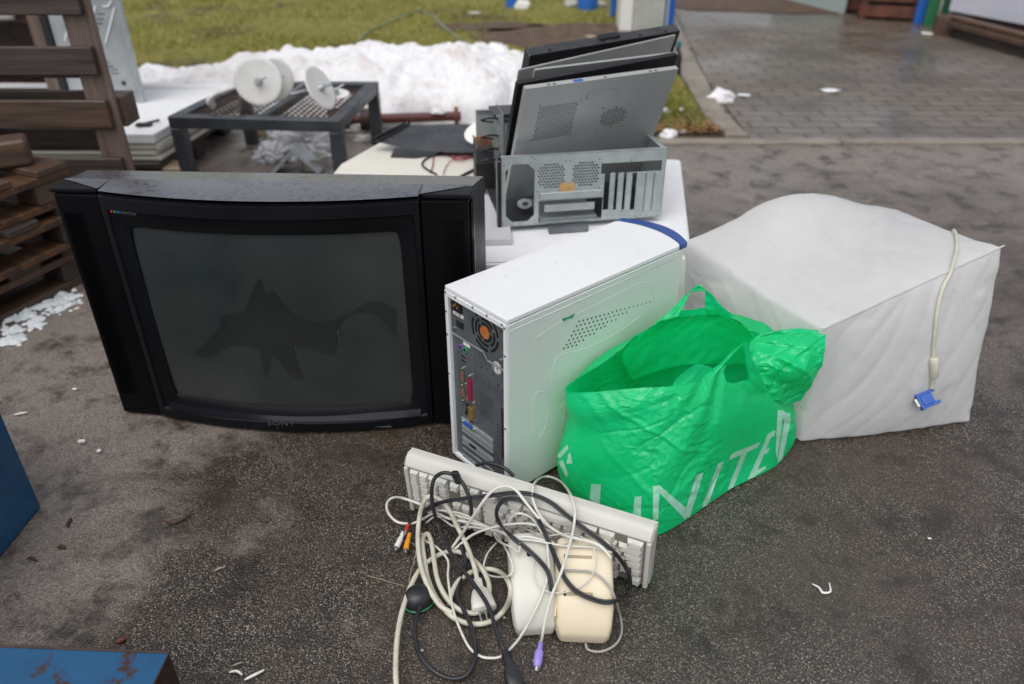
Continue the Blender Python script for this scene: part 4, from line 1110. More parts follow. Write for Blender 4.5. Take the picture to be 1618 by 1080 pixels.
# printed letters, laid on the film as strokes
btree=bvh([body])
def stroke(mb,quad,nu=6,nv=14,off=.0012):
    a,b,c,d=[Vector((u,v,0)) for u,v in quad]; vs=[]
    for j in range(nv+1):
        for i in range(nu+1):
            q=a.lerp(b,i/nu).lerp(d.lerp(c,i/nu),j/nv); P=decal(btree,[(q.x,q.y)],off)
            vs.append(Mgi@P[0] if P else None)
    for j in range(nv):
        for i in range(nu):
            k=[j*(nu+1)+i,j*(nu+1)+i+1,(j+1)*(nu+1)+i+1,(j+1)*(nu+1)+i]
            if all(vs[x] is not None for x in k):
                pp=[vs[x] for x in k]
                if max((pp[0]-pp[2]).length,(pp[1]-pp[3]).length)<.03: mb.raw(pp,[(0,1,2,3)])
cc=lambda x,y:(860+x/2.5717,430+y/2.5717)     # from an enlarged view
LET={'U':[[(192,858),(232,862),(224,962),(182,950)],[(368,912),(397,908),(391,1008),(360,1000)],[(182,942),(224,948),(391,1000),(362,1014)]],
     'N':[[(441,868),(468,862),(462,1000),(441,1010)],[(441,868),(470,866),(588,968),(572,1004)],[(614,822),(645,812),(588,996),(566,985)]],
     'I':[[(704,778),(726,768),(664,944),(636,956)]],
     'T':[[(760,735),(876,688),(866,710),(748,762)],[(798,738),(822,728),(762,884),(738,896)]],
     'E':[[(908,655),(932,640),(852,832),(824,842)],[(905,658),(940,640),(930,665),(896,680)],[(880,728),(915,710),(906,732),(872,748)],[(846,812),(896,786),(900,796),(838,838)]],
     'D':[[(946,560),(972,562),(945,760),(938,720)],[(946,558),(996,575),(1000,610),(948,585)],[(975,590),(1000,600),(965,760),(946,772)]],
     'C':[[(52,745),(96,700),(100,716),(66,756)],[(60,770),(76,760),(100,820),(90,832)]],'c':[[(100,735),(108,735),(116,776),(92,776)]]}
for ch,qs in LET.items():
    mb=MB()
    for q in qs: stroke(mb,[cc(*p) for p in q])
    bmesh.ops.remove_doubles(mb.bm,verts=mb.bm.verts,dist=1e-6)
    if len(mb.bm.verts): mb.build('printed_letter',M['print'],body,M=Matrix(),smooth=180,recalc=False)

# ================================================================ cables
C7=lambda x,y:(580+x/2.7,680+y/2.7)
gm=MB(); gm.raw([(-3,-1,0),(3,-1,0),(3,4,0),(-3,4,0)],[(0,1,2,3)]); gtmp=gm.build('tmp_ground',M['asphalt'],smooth=0)
keyo=MB(); keyo.b2(0,KL,0,.115,-.02,.0225); keyo=keyo.build('tmp_keys',M['black'],kb)
dtree=bvh([gtmp,keyo,case,srb,slb]+[o for o in (cab,)])
def drape(px,r,off,n=9,win=5,rel=10,conv=C7):
    """cable path: every point rests just in front of whatever lies there"""
    Q=catmull([Vector((*conv(*p[:2]),(p[2] if len(p)>2 else 0))) for p in px],n)
    ts=[];ds=[]
    for q in Q:
        d=ray(q.x,q.y).normalized(); h=dtree.ray_cast(EYE,d)
        t=(h[0]-EYE).length if h[0] else (at(q.x,q.y,0)-EYE).length
        nn=h[1] if h[1].dot(d)<0 else -h[1]
        t-=(r+.0005)/max(.35,-nn.dot(d)); t-=off+q.z
        ts.append(t); ds.append(d)
    N_=len(ts)
    T=[min(ts[max(0,i-win):i+win+1]) for i in range(N_)]
    for _ in range(rel): T=[T[0]]+[(T[i-1]+2*T[i]+T[i+1])/4 for i in range(1,N_-1)]+[T[-1]]
    T=[min(a,b) for a,b in zip(T,ts)]
    for _ in range(3): T=[T[0]]+[(T[i-1]+2*T[i]+T[i+1])/4 for i in range(1,N_-1)]+[T[-1]]
    return [EYE+d*t for d,t in zip(ds,T)]
def cable(name,label,px,r,off,mt,group=None,cat='cable',flat=1.0,twin=False,seg=10,**k):
    P=drape(px,r,off,**k)
    o=thing(name,label,cat,loc=(P[0].x,P[0].y,0)) ; Mi=wm(o).inverted()
    m=MB()
    if twin:
        S=[]
        for i,p in enumerate(P):
            t=(P[min(i+1,len(P)-1)]-P[max(i-1,0)]).normalized(); s=t.cross((EYE-p).normalized()); S.append(s)
        m.tube([Mi@(p+s*r*.9) for p,s in zip(P,S)],r,seg); m.tube([Mi@(p-s*r*.9) for p,s in zip(P,S)],r,seg)
    else: m.tube([Mi@p for p in P],r,seg,flat=flat)
    m.build('sheath',M[mt],o,smooth=180); return o,P,Mi
def axes(P0,dirv,up=None):
    y=dirv.normalized(); z=(up or Vector((0,0,1))); z=(z-y*z.dot(y)).normalized(); x=y.cross(z)
    return Matrix(((x.x,y.x,z.x,P0.x),(x.y,y.y,z.y,P0.y),(x.z,y.z,z.z,P0.z),(0,0,0,1)))
o,P,Mi=cable('monitor_lead','thick cream cable running out of the bottom picture edge and coiled left of the speakers',
 [(128,1135),(122,1000),(133,850),(165,720),(215,608),(280,545),(360,515),(430,533),(490,590),(521,660),(513,735),(465,778),(395,765),(340,715),(302,640),(287,560),(275,480),(258,440),(236,470),(246,560),(262,640),(300,722),(365,795),(450,825),(530,812),(592,755),(613,680),(585,618),(530,592),(460,598),(395,637),(362,690),(352,745)],.0044,.002,'cable_cream')
o,P,Mi=cable('power_lead','thick cream mains lead ending in a white plug left of the speakers',
 [(470,640),(455,570),(425,490),(385,410),(348,335),(305,292),(258,285),(228,345),(217,450),(226,560),(258,660),(308,742),(362,778)],.0044,.012,'cable_cream')
d=(P[0]-P[4]).normalized(); P1=P[0]
pm=Mi@axes(P1,(at(*C7(507,790),.012)-P1))
m=MB()
for y,w,h in ((-.002,.006,.006),):
    pass
Ls=[]
for y,w,h in ((-.003,.0055,.0055),(.0,.0062,.006),(.018,.0075,.007),(.024,.014,.009),(.040,.019,.011),(.060,.021,.0115),(.062,.019,.010)):
    Ls.append([Vector((w*math.copysign(abs(math.cos(a))**.6,math.cos(a)),y,h*math.copysign(abs(math.sin(a))**.6,math.sin(a)))) for a in [2*PI*i/20 for i in range(20)]])
m.loops(Ls,capA=True,capB=True); plug=m.build('mains_plug',M['cable_white'],o,M=pm,smooth=50)
m=MB()
for k in range(5): m.b2(-.0075,.0075,.002+k*.0034,.0035+k*.0034,-.0075,.0075,bev=.0006,seg=1)
m.build('strain_relief',M['cable_white'],plug)
for sx in (-.005,.005):
    m=MB(); m.cyl((sx+.004,.060,0),(sx+.004,.080,0),.0022,n=10); m.build('prong',M['screw'],plug)
o,P,Mi=cable('power_lead','black power lead arching over the keyboard, its socket end left of the purple plug',
 [(590,945),(570,905),(548,840),(512,740),(452,650),(382,560),(330,470),(295,380),(276,285),(284,212),(318,182),(362,186),(402,216),(430,268),(443,318),(445,360)],.0036,.020,'cable_black')
d=(at(*C7(625,1060),.012)-P[0]); pm=Mi@axes(P[0],d)
m=MB(); Ls=[]
for y,w,h in ((-.004,.0045,.0045),(.0,.0055,.0055),(.022,.0065,.0065),(.028,.011,.009),(.040,.0135,.0105),(.062,.0135,.0105),(.064,.012,.009)):
    Ls.append([Vector((w*math.copysign(abs(math.cos(a))**.55,math.cos(a)),y,h*math.copysign(abs(math.sin(a))**.55,math.sin(a)))) for a in [2*PI*i/20 for i in range(20)]])
m.loops(Ls,capA=True,capB=True); pl=m.build('socket_end',M['cable_black'],o,M=pm,smooth=50)
m=MB()
for k in range(5): m.b2(-.007,.007,.003+k*.004,.0045+k*.004,-.007,.007,bev=.0006,seg=1)
m.build('strain_relief',M['cable_black'],pl)
# the other end: a black moulded plug pressed against the keys
pm=Mi@axes(P[-1],(P[-1]-P[-4]),up=kz)
m=MB(); m.b2(-.007,.007,-.026,.000,-.005,.005,bev=.003); m.build('plug_body',M['cable_black'],o,M=Mi@axes(EYE+(at(*C7(395,225),0)-EYE).normalized()*((P[-14]-EYE).length-.001),Vector((.3,-.1,-.8)),up=kz),smooth=50)
cable('black_lead','black cable making the lowest loop on the asphalt, beside the purple plug cord',
 [(255,700),(216,780),(204,870),(222,950),(275,1018),(350,1056),(418,1046),(455,990),(463,920),(446,840),(412,765),(385,700),(400,635),(420,565),(392,470),(352,400),(320,370)],.0036,.001,'cable_black')
cable('twin_lead','flat black twin cable swinging round over both speakers and back along the keyboard',
 [(235,360),(268,325),(330,303),(430,288),(530,277),(620,266),(700,272),(780,305),(850,360),(930,420),(1010,480),(1072,540),(1112,600),(1122,660),(1100,708),(1040,731),(980,725),(900,690),(850,640),(820,580),(790,510),(760,440),(720,360),(672,306),(620,290),(575,302),(552,350),(570,402),(620,455),(690,512),(740,560),(775,612),(788,690)],.0022,.010,'cable_black',twin=True,seg=8)
o,P,Mi=cable('loop_cord','thin cream cord in a tall loop above the keyboard, ending in a purple plug',
 [(741,905),(746,885),(762,800),(790,700),(830,600),(860,500),(880,420),(886,340),(866,270),(822,215),(762,196),(716,222),(705,275),(718,325),(745,370),(790,420),(850,455)],.0024,.014,'cable_white')
d=(at(*C7(728,985),.006)-P[0]); pm=Mi@axes(P[0],d)
m=MB(); Ls=[[Vector((r*math.cos(2*PI*i/18),y,r*math.sin(2*PI*i/18))) for i in range(18)] for y,r in ((-.002,.0032),(.004,.0038),(.012,.0042),(.0125,.0062),(.016,.0072),(.032,.0072),(.034,.006),(.038,.006))]
m.loops(Ls,capA=True,capB=True); pl=m.build('round_plug',M['violet_plug'],o,M=pm,smooth=40)
m=MB()
for k in range(4): m.tube([Vector((.0043*math.cos(2*PI*i/14),.001+k*.003,.0043*math.sin(2*PI*i/14))) for i in range(14)],.0007,5,closed=True)
m.b2(-.0015,.0015,.018,.030,.0065,.0078,bev=.0004)
m.build('grip_ribs',M['violet_plug'],pl)
m=MB(); m.cyl((0,.037,0),(0,.045,0),.0044,n=16); m.build('metal_tip',M['screw'],pl)
CW_='loose white leads tangled on the keyboard'
wl=[('white_lead','thin cream lead curving from the black socket end up between the two speakers',[(598,945),(650,885),(700,800),(745,705),(775,600),(772,530),(770,470)],.0022,.006,'cable_white'),
 ('white_lead','cream lead hanging in a long bow from the coil to the black socket end',[(575,962),(545,970),(490,965),(440,930),(402,860),(372,780),(355,700),(345,620),(345,555),(300,500),(250,470),(235,440)],.0022,.004,'cable_white'),
 ('audio_lead','white lead making the leftmost loop outside the keyboard',[(245,322),(180,297),(120,284),(86,308),(90,350),(130,390),(190,396),(235,378),(290,352),(350,375),(450,395),(540,420),(600,450)],.0026,.006,'cable_white'),
 ('white_lead','white lead crossing the keyboard in a high hump and running down over the yellowed speaker',[(362,500),(415,425),(480,325),(530,262),(580,238),(632,252),(680,310),(740,380),(830,442),(900,462),(990,490),(1042,545)],.0028,.016,'cable_white'),
 ('thin_wire','thinnest white wire looping over both speakers',[(760,452),(860,440),(930,462),(972,515),(972,590),(935,648),(862,686),(780,690),(722,650),(708,585),(712,540)],.0012,.004,'cable_white'),
 ('white_lead','white lead running from the coil to the middle of the tangle',[(372,508),(450,445),(540,412),(610,400),(690,398),(760,420),(800,440)],.0024,.018,'cable_white'),
 ('white_lead','small white hump of lead above the pale speaker',[(600,400),(625,362),(660,354),(705,376),(735,420),(765,455),(800,500)],.0020,.010,'cable_white'),
 ('grey_lead','thin grey lead hanging over the yellowed speaker and curling round its right side',[(835,596),(900,598),(960,605),(1012,640),(1052,700),(1080,790),(1086,860),(1060,912),(1002,942),(946,936),(932,910)],.0020,.004,'cable_grey'),
 ('thin_wire','white lead with a hanging loop left of the pale speaker',[(552,478),(512,528),(498,588),(528,620),(600,622),(622,588),(600,520),(560,455),(520,412),(420,372),(330,345)],.0018,.008,'cable_white'),
 ('white_lead','lower white lead of the bundle across the keyboard foot',[(260,350),(320,340),(420,360),(480,400),(540,420),(620,450),(700,455),(800,480)],.0022,.008,'cable_white'),
 ('white_lead','white lead curving from the coil below the hump',[(255,392),(300,365),(370,408),(450,412),(560,430),(650,462),(720,470),(830,490),(960,498),(1045,520)],.0020,.006,'cable_white'),
 ('grey_lead','cream lead twisted between hump and speakers',[(540,430),(560,470),(620,500),(645,520),(650,480),(600,450),(580,425)],.0020,.010,'cable_cream'),
 ('grey_lead','greyish lead looping behind the speaker tops',[(590,430),(640,412),(700,430),(760,470),(820,490),(880,470),(910,430),(880,405),(820,400)],.0016,.003,'cable_grey'),
 ('white_lead','straight white lead slanting down across the keyboard number pad',[(330,330),(400,372),(470,410),(545,432)],.0016,.010,'cable_white')]
for nm,lb,px,r,off,mt in wl: cable(nm,lb,px,r,off,mt,seg=8)
# phono plugs
def phono(pa,pb,mtb,lab,r=.0050,z0=.01,z1=.008):
    a=at(*C7(*pa),z0); b=at(*C7(*pb),z1); t=thing('phono_plug',lab,'plug',M=axes(a,b-a)); L_=(b-a).length
    m=MB(); Ls=[[Vector((q*math.cos(2*PI*i/16),y*L_,q*math.sin(2*PI*i/16))) for i in range(16)] for y,q in ((0,.0026),(.3,.0034),(.45,r),(.85,r*1.05),(1,r))]
    m.loops(Ls,capA=True,capB=True); m.build('grip',M[mtb],t,smooth=50)
    m=MB()
    for k in range(3): m.tube([Vector((.0036*math.cos(2*PI*i/12),L_*(.06+.09*k),.0036*math.sin(2*PI*i/12))) for i in range(12)],.0007,5,closed=True)
    m.build('grip_ribs',M[mtb],t)
    m=MB(); m.cyl((0,L_,0),(0,L_+.005,0),.0042,n=14); m.cyl((0,L_+.005,0),(0,L_+.009,0),.0016,n=8); m.build('metal_tip',M['screw'],t)
phono((156,432),(126,498),'clear_white','clear white phono plug hanging left of the tangle')
phono((182,438),(166,508),'amber','amber yellow phono plug hanging left of the tangle')
phono((175,402),(165,430),'red_plug','red phono plug half hidden above the white one',r=.0036,z0=.016,z1=.014)
cable('phono_lead','short dark lead from which the coloured phono plugs hang',[(158,432),(175,400),(205,375),(250,345),(330,303)],.0022,.008,'cable_black',seg=8)
# small dark round device with a green rim
a=at(*C7(222,735),.0); t=thing('webcam_speaker','dark round gadget with a green rim, half under the cable coil','gadget',(a.x,a.y,0),.5)
t.name='round_gadget'
m=MB(); Ls=[[Vector((q*math.cos(2*PI*i/28),q*math.sin(2*PI*i/28)*.85,z)) for i in range(28)] for z,q in ((.004,.022),(.008,.026),(.018,.026),(.027,.021),(.031,.012),(.032,.002))]
m.loops(Ls,capA=True,capB=True); m.build('body',M['cable_black'],t,smooth=50)
m=MB(); m.tube([Vector((.0255*math.cos(2*PI*i/28),.0217*math.sin(2*PI*i/28),.004)) for i in range(28)],.002,6,closed=True); m.build('green_rim',M['green_trim'],t)
cable('thin_twig','faint straw-coloured stalk lying left of the gadget',[(0,618),(60,635),(120,652),(175,668)],.0007,0,'wood_pale',cat='stalk',seg=5)
cable('thin_wire','fine grey wire hanging down from the phono plugs',[(215,480),(200,560),(185,610),(178,650)],.0007,.002,'cable_grey',seg=5)
P=catmull([aty(*q) for q in ((752,735,1.105),(768,731,1.10),(785,734,1.09),(800,741,1.08),(812,752,1.072))],8)
o=MB(); o.tube([p-P[0] for p in P],.0035,8); o=o.build('black_lead',M['cable_black'],smooth=180); o.location=P[0]; tag(o,'end of a black lead lying between keyboard and the back of the white tower','cable')
# monitor cord over the white film bag
pts=lay(fb,[(1492,361),(1503,364),(1511,376),(1511,400),(1503,425),(1490,448),(1480,480),(1475,520),(1472,560),(1471,600),(1470,612)],.0045)
pts=relax(pts,3)
vc=thing('video_cable','beige video cable hanging down the white film bag, with a blue plug at its end','cable',loc=(pts[0].x,pts[0].y,0)); Mi=wm(vc).inverted()
m=MB(); m.tube([Mi@p for p in pts],.0042,10); m.build('sheath',M['cable_cream'],vc,smooth=180)
a=lay(fb,[(1472,564),(1472,593)],.007,1); m=MB(); m.tube([Mi@a[0],Mi@a[0].lerp(a[-1],.06),Mi@a[0].lerp(a[-1],.94),Mi@a[-1]],[.0075,.0088,.0088,.0075],18); m.build('ferrite_bead',M['cable_cream'],vc,smooth=50)
a=lay(fb,[(1468,622),(1424,640)],.012,1)
nrm=(EYE-a[0]).normalized(); ax=Mi@axes(a[0],a[-1]-a[0],up=nrm)
m=MB(); m.b2(-.011,.011,.004,.030,-.008,.008,bev=.002); b_=m.build('plug_body',M['port_blue'],vc,M=ax)
m=MB(); m.b2(-.018,.018,.030,.036,-.0065,.0065,bev=.001); m.b2(-.017,-.010,-.008,.032,-.005,.005,bev=.0015); m.b2(.010,.017,-.008,.032,-.005,.005,bev=.0015); m.build('screw_wings',M['port_blue'],b_)
m=MB(); m.b2(-.009,.009,.036,.042,-.0045,.0045,bev=.001); m.build('metal_shell',M['screw'],b_)
bpy.data.objects.remove(gtmp); bpy.data.objects.remove(keyo)

# ================================================================ blue steel boxes at the left
a=at(65,800,0); b=at(0,880,0); ang=math.atan2(a.y-b.y,a.x-b.x)
t=thing('steel_box','tall blue painted steel box cut off by the left picture edge','box',(a.x,a.y,0),ang)
m=MB(); m.b2(-.6,0,0,.45,.0,.33,bev=.003); m.build('body',M['blue_paint'],t)
m=MB(); m.b2(-.6,.003,-.003,.45,.322,.333,bev=.002); m.build('edge_rim',M['blue_paint'],t)
a=at(268,1031,.16)
t=thing('steel_box','low blue steel box with rusty chipped edges at the bottom left corner','box',(a.x,a.y,0),R(-2.5))
m=MB(); m.b2(-.62,0,-.40,0,0,.157,bev=.002); m.build('body',M['rust_dark'],t)
m=MB(); m.b2(-.62,.0005,-.40,.0005,.1572,.160,bev=.001); m.build('lid',M['blue_paint'],t)
m=MB(); m.tube([(-.62,.0,.160),(0,0,.160),(0,-.40,.160)],.0022,8); m.build('rolled_edge',M['rust_dark'],t)
# ================================================================ litter
def chip(u,v,s,mt,label,sq=(1,.6,.3),nm='litter',rz=0,cat='litter'):
    P=at(u,v,0); m=MB(); m.box((0,0,s*sq[2]/2),(s*sq[0],s*sq[1],s*sq[2]),bev=s*.08,seg=1,rot=(.05,.08,0)); o=m.build(nm,M[mt]); o.location=(P.x,P.y,.002); o.rotation_euler=(0,0,rz); return tag(o,label,cat)
chip(130,700,.014,'chip_white','oblong white chip left of the television foot',sq=(1,.55,.45),rz=.3,nm='white_chip')
chip(157,714,.008,'chip_white','smaller round white chip below the oblong one',nm='white_chip',sq=(1,.9,.5))
chip(119,616,.010,'chip_white','white chip beside the left edge of the television',nm='white_chip')
chip(1468,852,.006,'chip_white','tiny pale chip on bare asphalt below the wrapped monitor',nm='white_chip')
chip(667,1029,.0045,'chip_white','tiny white crumb inside the lowest black cable loop',nm='white_chip')
chip(797,977,.0045,'chip_white','tiny white crumb left of the pale speaker',nm='white_chip')
def scrap(u,v,px,r,mt,nm,label,cat):
    P=catmull([at(a,b,.003) for a,b in px],5); o=thing(nm,label,cat,loc=(P[0].x,P[0].y,0)); Mi=wm(o).inverted()
    m=MB(); n=len(P); m.tube([Mi@p for p in P],[r*(.35+.65*math.sin(PI*(i+.3)/(n))) for i in range(n)],7); bpy.data.objects.remove(o)
    o=m.build(nm,M[mt],smooth=180); o.location=(P[0].x,P[0].y,0); return tag(o,label,cat)
scrap(0,0,[(258,822),(272,826),(288,820),(302,811)],.0030,'twig','twig','curved dark brown twig below the television','twig')
scrap(0,0,[(105,832),(108,826),(112,818)],.0030,'twig','dead_leaf','small upright curl of dead leaf left of centre','leaf')
scrap(0,0,[(90,864),(97,863),(103,866)],.0035,'twig','dead_leaf','dark curled leaf in the middle of three near the blue box','leaf')
scrap(0,0,[(42,882),(50,881),(57,886)],.0030,'twig','dead_leaf','reddish leaf curl nearest the tall blue box','leaf')
scrap(0,0,[(182,1014),(190,1012),(198,1008)],.0045,'brick_red','dead_leaf','red brown leaf at the rim of the low blue box','leaf')
scrap(0,0,[(22,655),(32,653),(44,651)],.0028,'chip_white','paper_scrap','torn white scrap by the top of the tall blue box','paper')
scrap(0,0,[(386,1074),(398,1068),(418,1058)],.0025,'chip_white','paper_scrap','white stalk at the bottom picture edge right of the blue box','paper')
scrap(0,0,[(1283,922),(1294,928),(1300,936),(1312,934),(1310,920)],.0022,'chip_white','thread','curl of pale thread on the asphalt at the right','thread')
scrap(0,0,[(362,1062),(374,1060),(383,1066)],.0022,'chip_white','paper_scrap','pale torn scrap left of the white stalk at the bottom edge','paper')
scrap(0,0,[(366,1052),(376,1048),(384,1046)],.0013,'wood_pale','straw','pale straw above the white stalk at the bottom edge','straw')
scrap(0,0,[(480,810),(484,814),(486,820)],.0016,'twig','twig','tiny dark twig midway between television and phono plugs','twig')
scrap(0,0,[(338,902),(346,898),(356,895)],.0018,'wood_pale','straw','short pale straw below the television','straw')
# ================================================================ white foam block behind the tower
t=thing('foam_box','big white polystyrene box with the open computer case standing on it','box',(0,0,0))
PL=[(-.145,1.600),(.425,1.645),(.535,2.37),(-.09,2.46)]
m=MB(); m.prism(PL,0,.282,bev=.006); m.build('body',M['foam'],t)
m=MB(); m.prism([(-.139,1.606),(.419,1.651),(.528,2.363),(-.085,2.452)],.2815,.2855,bev=.0015); m.build('lid',M['foam'],t)
t.location=(.15,1.6,0)
for c in t.children: c.location=(-.15,-1.6,0)
# grey board under the case
o=MB(); o.b2(-.10,.10,-.20,.10,0,.016,bev=.002); o=o.build('foam_board',M['foam_grey']); o.location=(-.11,1.90,.287); o.rotation_euler=(0,0,R(3)); o.location.z=.2862
tag(o,'light grey board on the white foam box under the left of the open case','board')
# ================================================================ open computer case lying on its side
HX,HY,HA,HW,HH=-.0258,1.8171,.178,.4231,.1799; HZ=.3025
a=P0=Vector((HX,HY,.2872))
dd=(a-EYE); k_=(HZ-CAMH)/(.2872-CAMH); a=EYE+dd*k_
HW*=k_; HH*=k_; HDp=.45
cs=thing('computer_case','open zinc steel computer case lying on the white foam box, metal sheets stuck in it','computer case',a,HA)
Mh=wm(cs); Mhi=Mh.inverted(); Rh=Mh.to_3x3()
def hp(u,v): q=Mhi@onpl(u,v,a,Rh@Vector((0,1,0))); return q.x,q.z
holes=[]
def rect(u0,v0,u1,v1): 
    x0,z1=hp(u0,v0); x1,z0=hp(u1,v1); return (round(x0,4),round(x1,4),round(z0,4),round(z1,4))
cq=lambda x,y:(750+x/3.927,200+y/3.927)
psuh=rect(*cq(192,240),*cq(368,582)); holes.append(psuh)
io=rect(*cq(398,462),*cq(786,572)); holes.append(io)
topslot=rect(*cq(788,228),*cq(1158,270)); holes.append(topslot)
for x0,x1 in ((808,840),(858,890),(910,942),(962,992)): holes.append(rect(*cq(x0,286),*cq(x1,512)))
for cx_,cy_,rr in ((476,305,88),(690,292,88)):
    hx,hz=hp(*cq(cx_,cy_)); hr=rr/3.927/1208*1.86; n=9; pt=2*hr/n
    for i in range(-6,7):
        for j in range(-6,7):
            x=i*pt+(pt/2 if j%2 else 0); z=j*pt*.92
            if x*x+z*z<hr*hr: holes.append((round(hx+x-pt*.34,5),round(hx+x+pt*.34,5),round(hz+z-pt*.33,5),round(hz+z+pt*.33,5)))
for x,y in ((352,190),(376,202),(566,212),(592,212),(775,200),(973,206),(1008,150),(794,318),(776,380),(372,598),(388,402),(912,526),(998,558),(348,228),(182,242),(708,572),(284,598)): 
    hx,hz=hp(*cq(x,y)); holes.append((round(hx-.0018,4),round(hx+.0018,4),round(hz-.0016,4),round(hz+.0016,4)))
for k in range(8):
    hx,hz=hp(*cq(212+k*13,236)); holes.append((round(hx-.0009,4),round(hx+.0009,4),round(hz-.001,4),round(hz+.004,4)))
for k in range(10):
    hx,hz=hp(*cq(825+k*34,548)); holes.append((round(hx-.003,4),round(hx+.003,4),round(hz-.0006,4),round(hz+.0006,4)))
for k in range(3):
    for y in (318,405,484):
        hx,hz=hp(*cq(1030+k*50,y)); holes.append((round(hx-.0014,4),round(hx+.0014,4),round(hz-.002,4),round(hz+.002,4)))
m=MB(); m.plate(0,HW,0,HH,holes,Matrix(),th=.0012)
for X,Z,sx,sz in ((psuh[0],psuh[3],1,-1),(psuh[1],psuh[3],-1,-1),(psuh[1],psuh[2],-1,1),(psuh[0],psuh[2],1,1)):
    m.prism([(X,Z),(X+.016*sx,Z),(X,Z+.016*sz)],-.0011,0,M=Euler((PI/2,0,0)).to_matrix().to_4x4()@Matrix.Diagonal((1,1,-1,1))@Matrix.Translation((0,0,-.0012)) if False else Euler((PI/2,0,0)).to_matrix().to_4x4())
m.build('rear_plate',M['galv_green'],cs,smooth=0)
m=MB(); m.b2(0,HW,0,.012,HH-.0012,HH+.0002); m.b2(0,HW,0,.012,-.0002,.001); m.b2(HW-.001,HW+.0004,0,HDp,.0,HH); m.b2(0,HW,.0,HDp,-.0014,-.0002)
m.build('shell',M['galv_green'],cs,smooth=0)
m=MB(); m.b2(-.0105,-.0006,-.003,.018,-.002,HH+.001,bev=.001); m.build('side_rail',M['panel_black'],cs)
m=MB(); m.b2(HW-.013,HW,.012,HDp,HH-.0014,HH); m.b2(0,HW,HDp-.012,HDp,HH-.0015,HH); m.b2(0,HW,HDp-.001,HDp,0,HH)
m.build('top_rim',M['galv_green'],cs,smooth=0)
m=MB(); m.b2(.002,HW-.002,.02,HDp-.004,.0002,.0012); m.build('inner_floor_shade',M['steel_dark'],cs,smooth=0)  # dark sheet added over the zinc floor to shade the interior
m=MB()
for i in range(9): m.b2(HW+.0002,HW+.0012,.03+i*.034,.038+i*.034,HH-.010,HH-.006)
m.build('rim_slots',M['hole'],cs,smooth=0)
for x0,x1 in ((840,858),(890,910),(942,962)):
    r=rect(*cq(x0,286),*cq(x1,512)); m=MB(); m.b2(r[0]+.0006,r[1]-.0006,-.0022,-.0002,r[2],r[3],bev=.0004,seg=1); m.build('slot_bar',M['galv'],cs)
for x0,x1 in ((1008,1048),(1058,1098),(1108,1150)):
    r=rect(*cq(x0,282),*cq(x1,518)); m=MB(); m.b2(r[0],r[1],-.0020,-.0002,r[2],r[3],bev=.0006,seg=1); m.build('slot_cover',M['galv_green'],cs)
r=rect(*cq(404,408),*cq(780,426)); m=MB(); m.b2(r[0],r[1],-.007,-.0002,r[2],r[3],bev=.001,seg=1); m.build('folded_lip',M['galv'],cs)
r=rect(*cq(440,496),*cq(750,520)); m=MB(); m.b2(r[0],r[1],.012,.016,r[2],r[3]); m.b2(r[0]-.01,r[1]+.01,.02,.16,.001,.006); m.build('inner_rail',M['galv'],cs)
r=rect(*cq(526,352),*cq(618,412)); m=MB(); m.b2(r[0],r[1],-.0026,-.0008,r[2],r[3],bev=.0004,seg=1); m.build('tape_scrap',M['tape'],cs)
for x,y in ((150,212),(178,606),(284,600),(708,570),(1100,545),(1075,488)):
    hx,hz=hp(*cq(x,y)); m=MB(); m.cyl((hx,-.0002,hz),(hx,-.0032,hz),.0028,.0024,9); m.build('screw',M['screw'],cs)
m=MB(); hx,hz=hp(*cq(335,520)); m.loops([[Vector((hx+q*math.cos(2*PI*i/20),y,hz+q*math.sin(2*PI*i/20)*.7)) for i in range(20)] for y,q in ((.05,.020),(.045,.018),(.045,.008),(.07,.006))],capB=True); m.build('inner_knob',M['galv'],cs)
# little olive bracket under it
m=MB(); m.b2(0,.10,0,.02,0,.0158,bev=.001); m.cyl((.006,-.0002,.010),(.006,-.003,.010),.003,n=9); o=m.build('drive_bracket',M['steel_rear']); P=at(868,366,.288); o.location=(P.x,P.y-.012,.2863); o.rotation_euler=(0,0,.17); tag(o,'small dull metal bracket wedged under the front of the open case','bracket')

# ---- loose side panels standing in the case
def panel(name,label,TL,TR,W,mt,bottom,flange=.012,th=.0012,holes=None,group=None,lip='galv',frame=True,cat='metal sheet'):
    """corners: (u,v,y); drop: metres the sheet carries on below the visible lower corners"""
    dn=ray(605,1363).normalized(); r1,r2=ray(*TL),ray(*TR); x=r1.cross(r2).cross(dn).normalized()
    if x.x<0: x=-x
    # s*r1 + W*x = t*r2
    k=r1.cross(r2); s=-(W*x).cross(r2).dot(k)/k.dot(k)
    tl=EYE+r1*s; L_=(tl.z-bottom)/-dn.z; z=-dn; y=z.cross(x)
    if y.y<0: y=-y
    M_=Matrix(((x.x,y.x,z.x,tl.x),(x.y,y.y,z.y,tl.y),(x.z,y.z,z.z,tl.z),(0,0,0,1)))@Matrix.Translation((0,0,-L_))
    t=thing(name,label,cat,M=M_,group=group)
    m=MB(); m.plate(0,W,0,L_,(holes(W,L_,M_) if holes else []),Matrix(),th=th); sh=m.build('sheet',M[mt],t,smooth=0)
    m=MB(); m.b2(-.0008,W+.0008,-.0002,flange,L_+.0001,L_+.0016,bev=.0005,seg=1); m.build('top_flange',M[lip],t)
    m=MB(); m.b2(-.0016,-.0001,-.0002,flange,.01,L_-.001); m.build('side_flange',M[lip],t); m=MB(); m.b2(W+.0001,W+.0016,-.0002,flange,.01,L_-.001); m.build('side_flange',M[lip],t)
    return t,W,L_,M_,sh
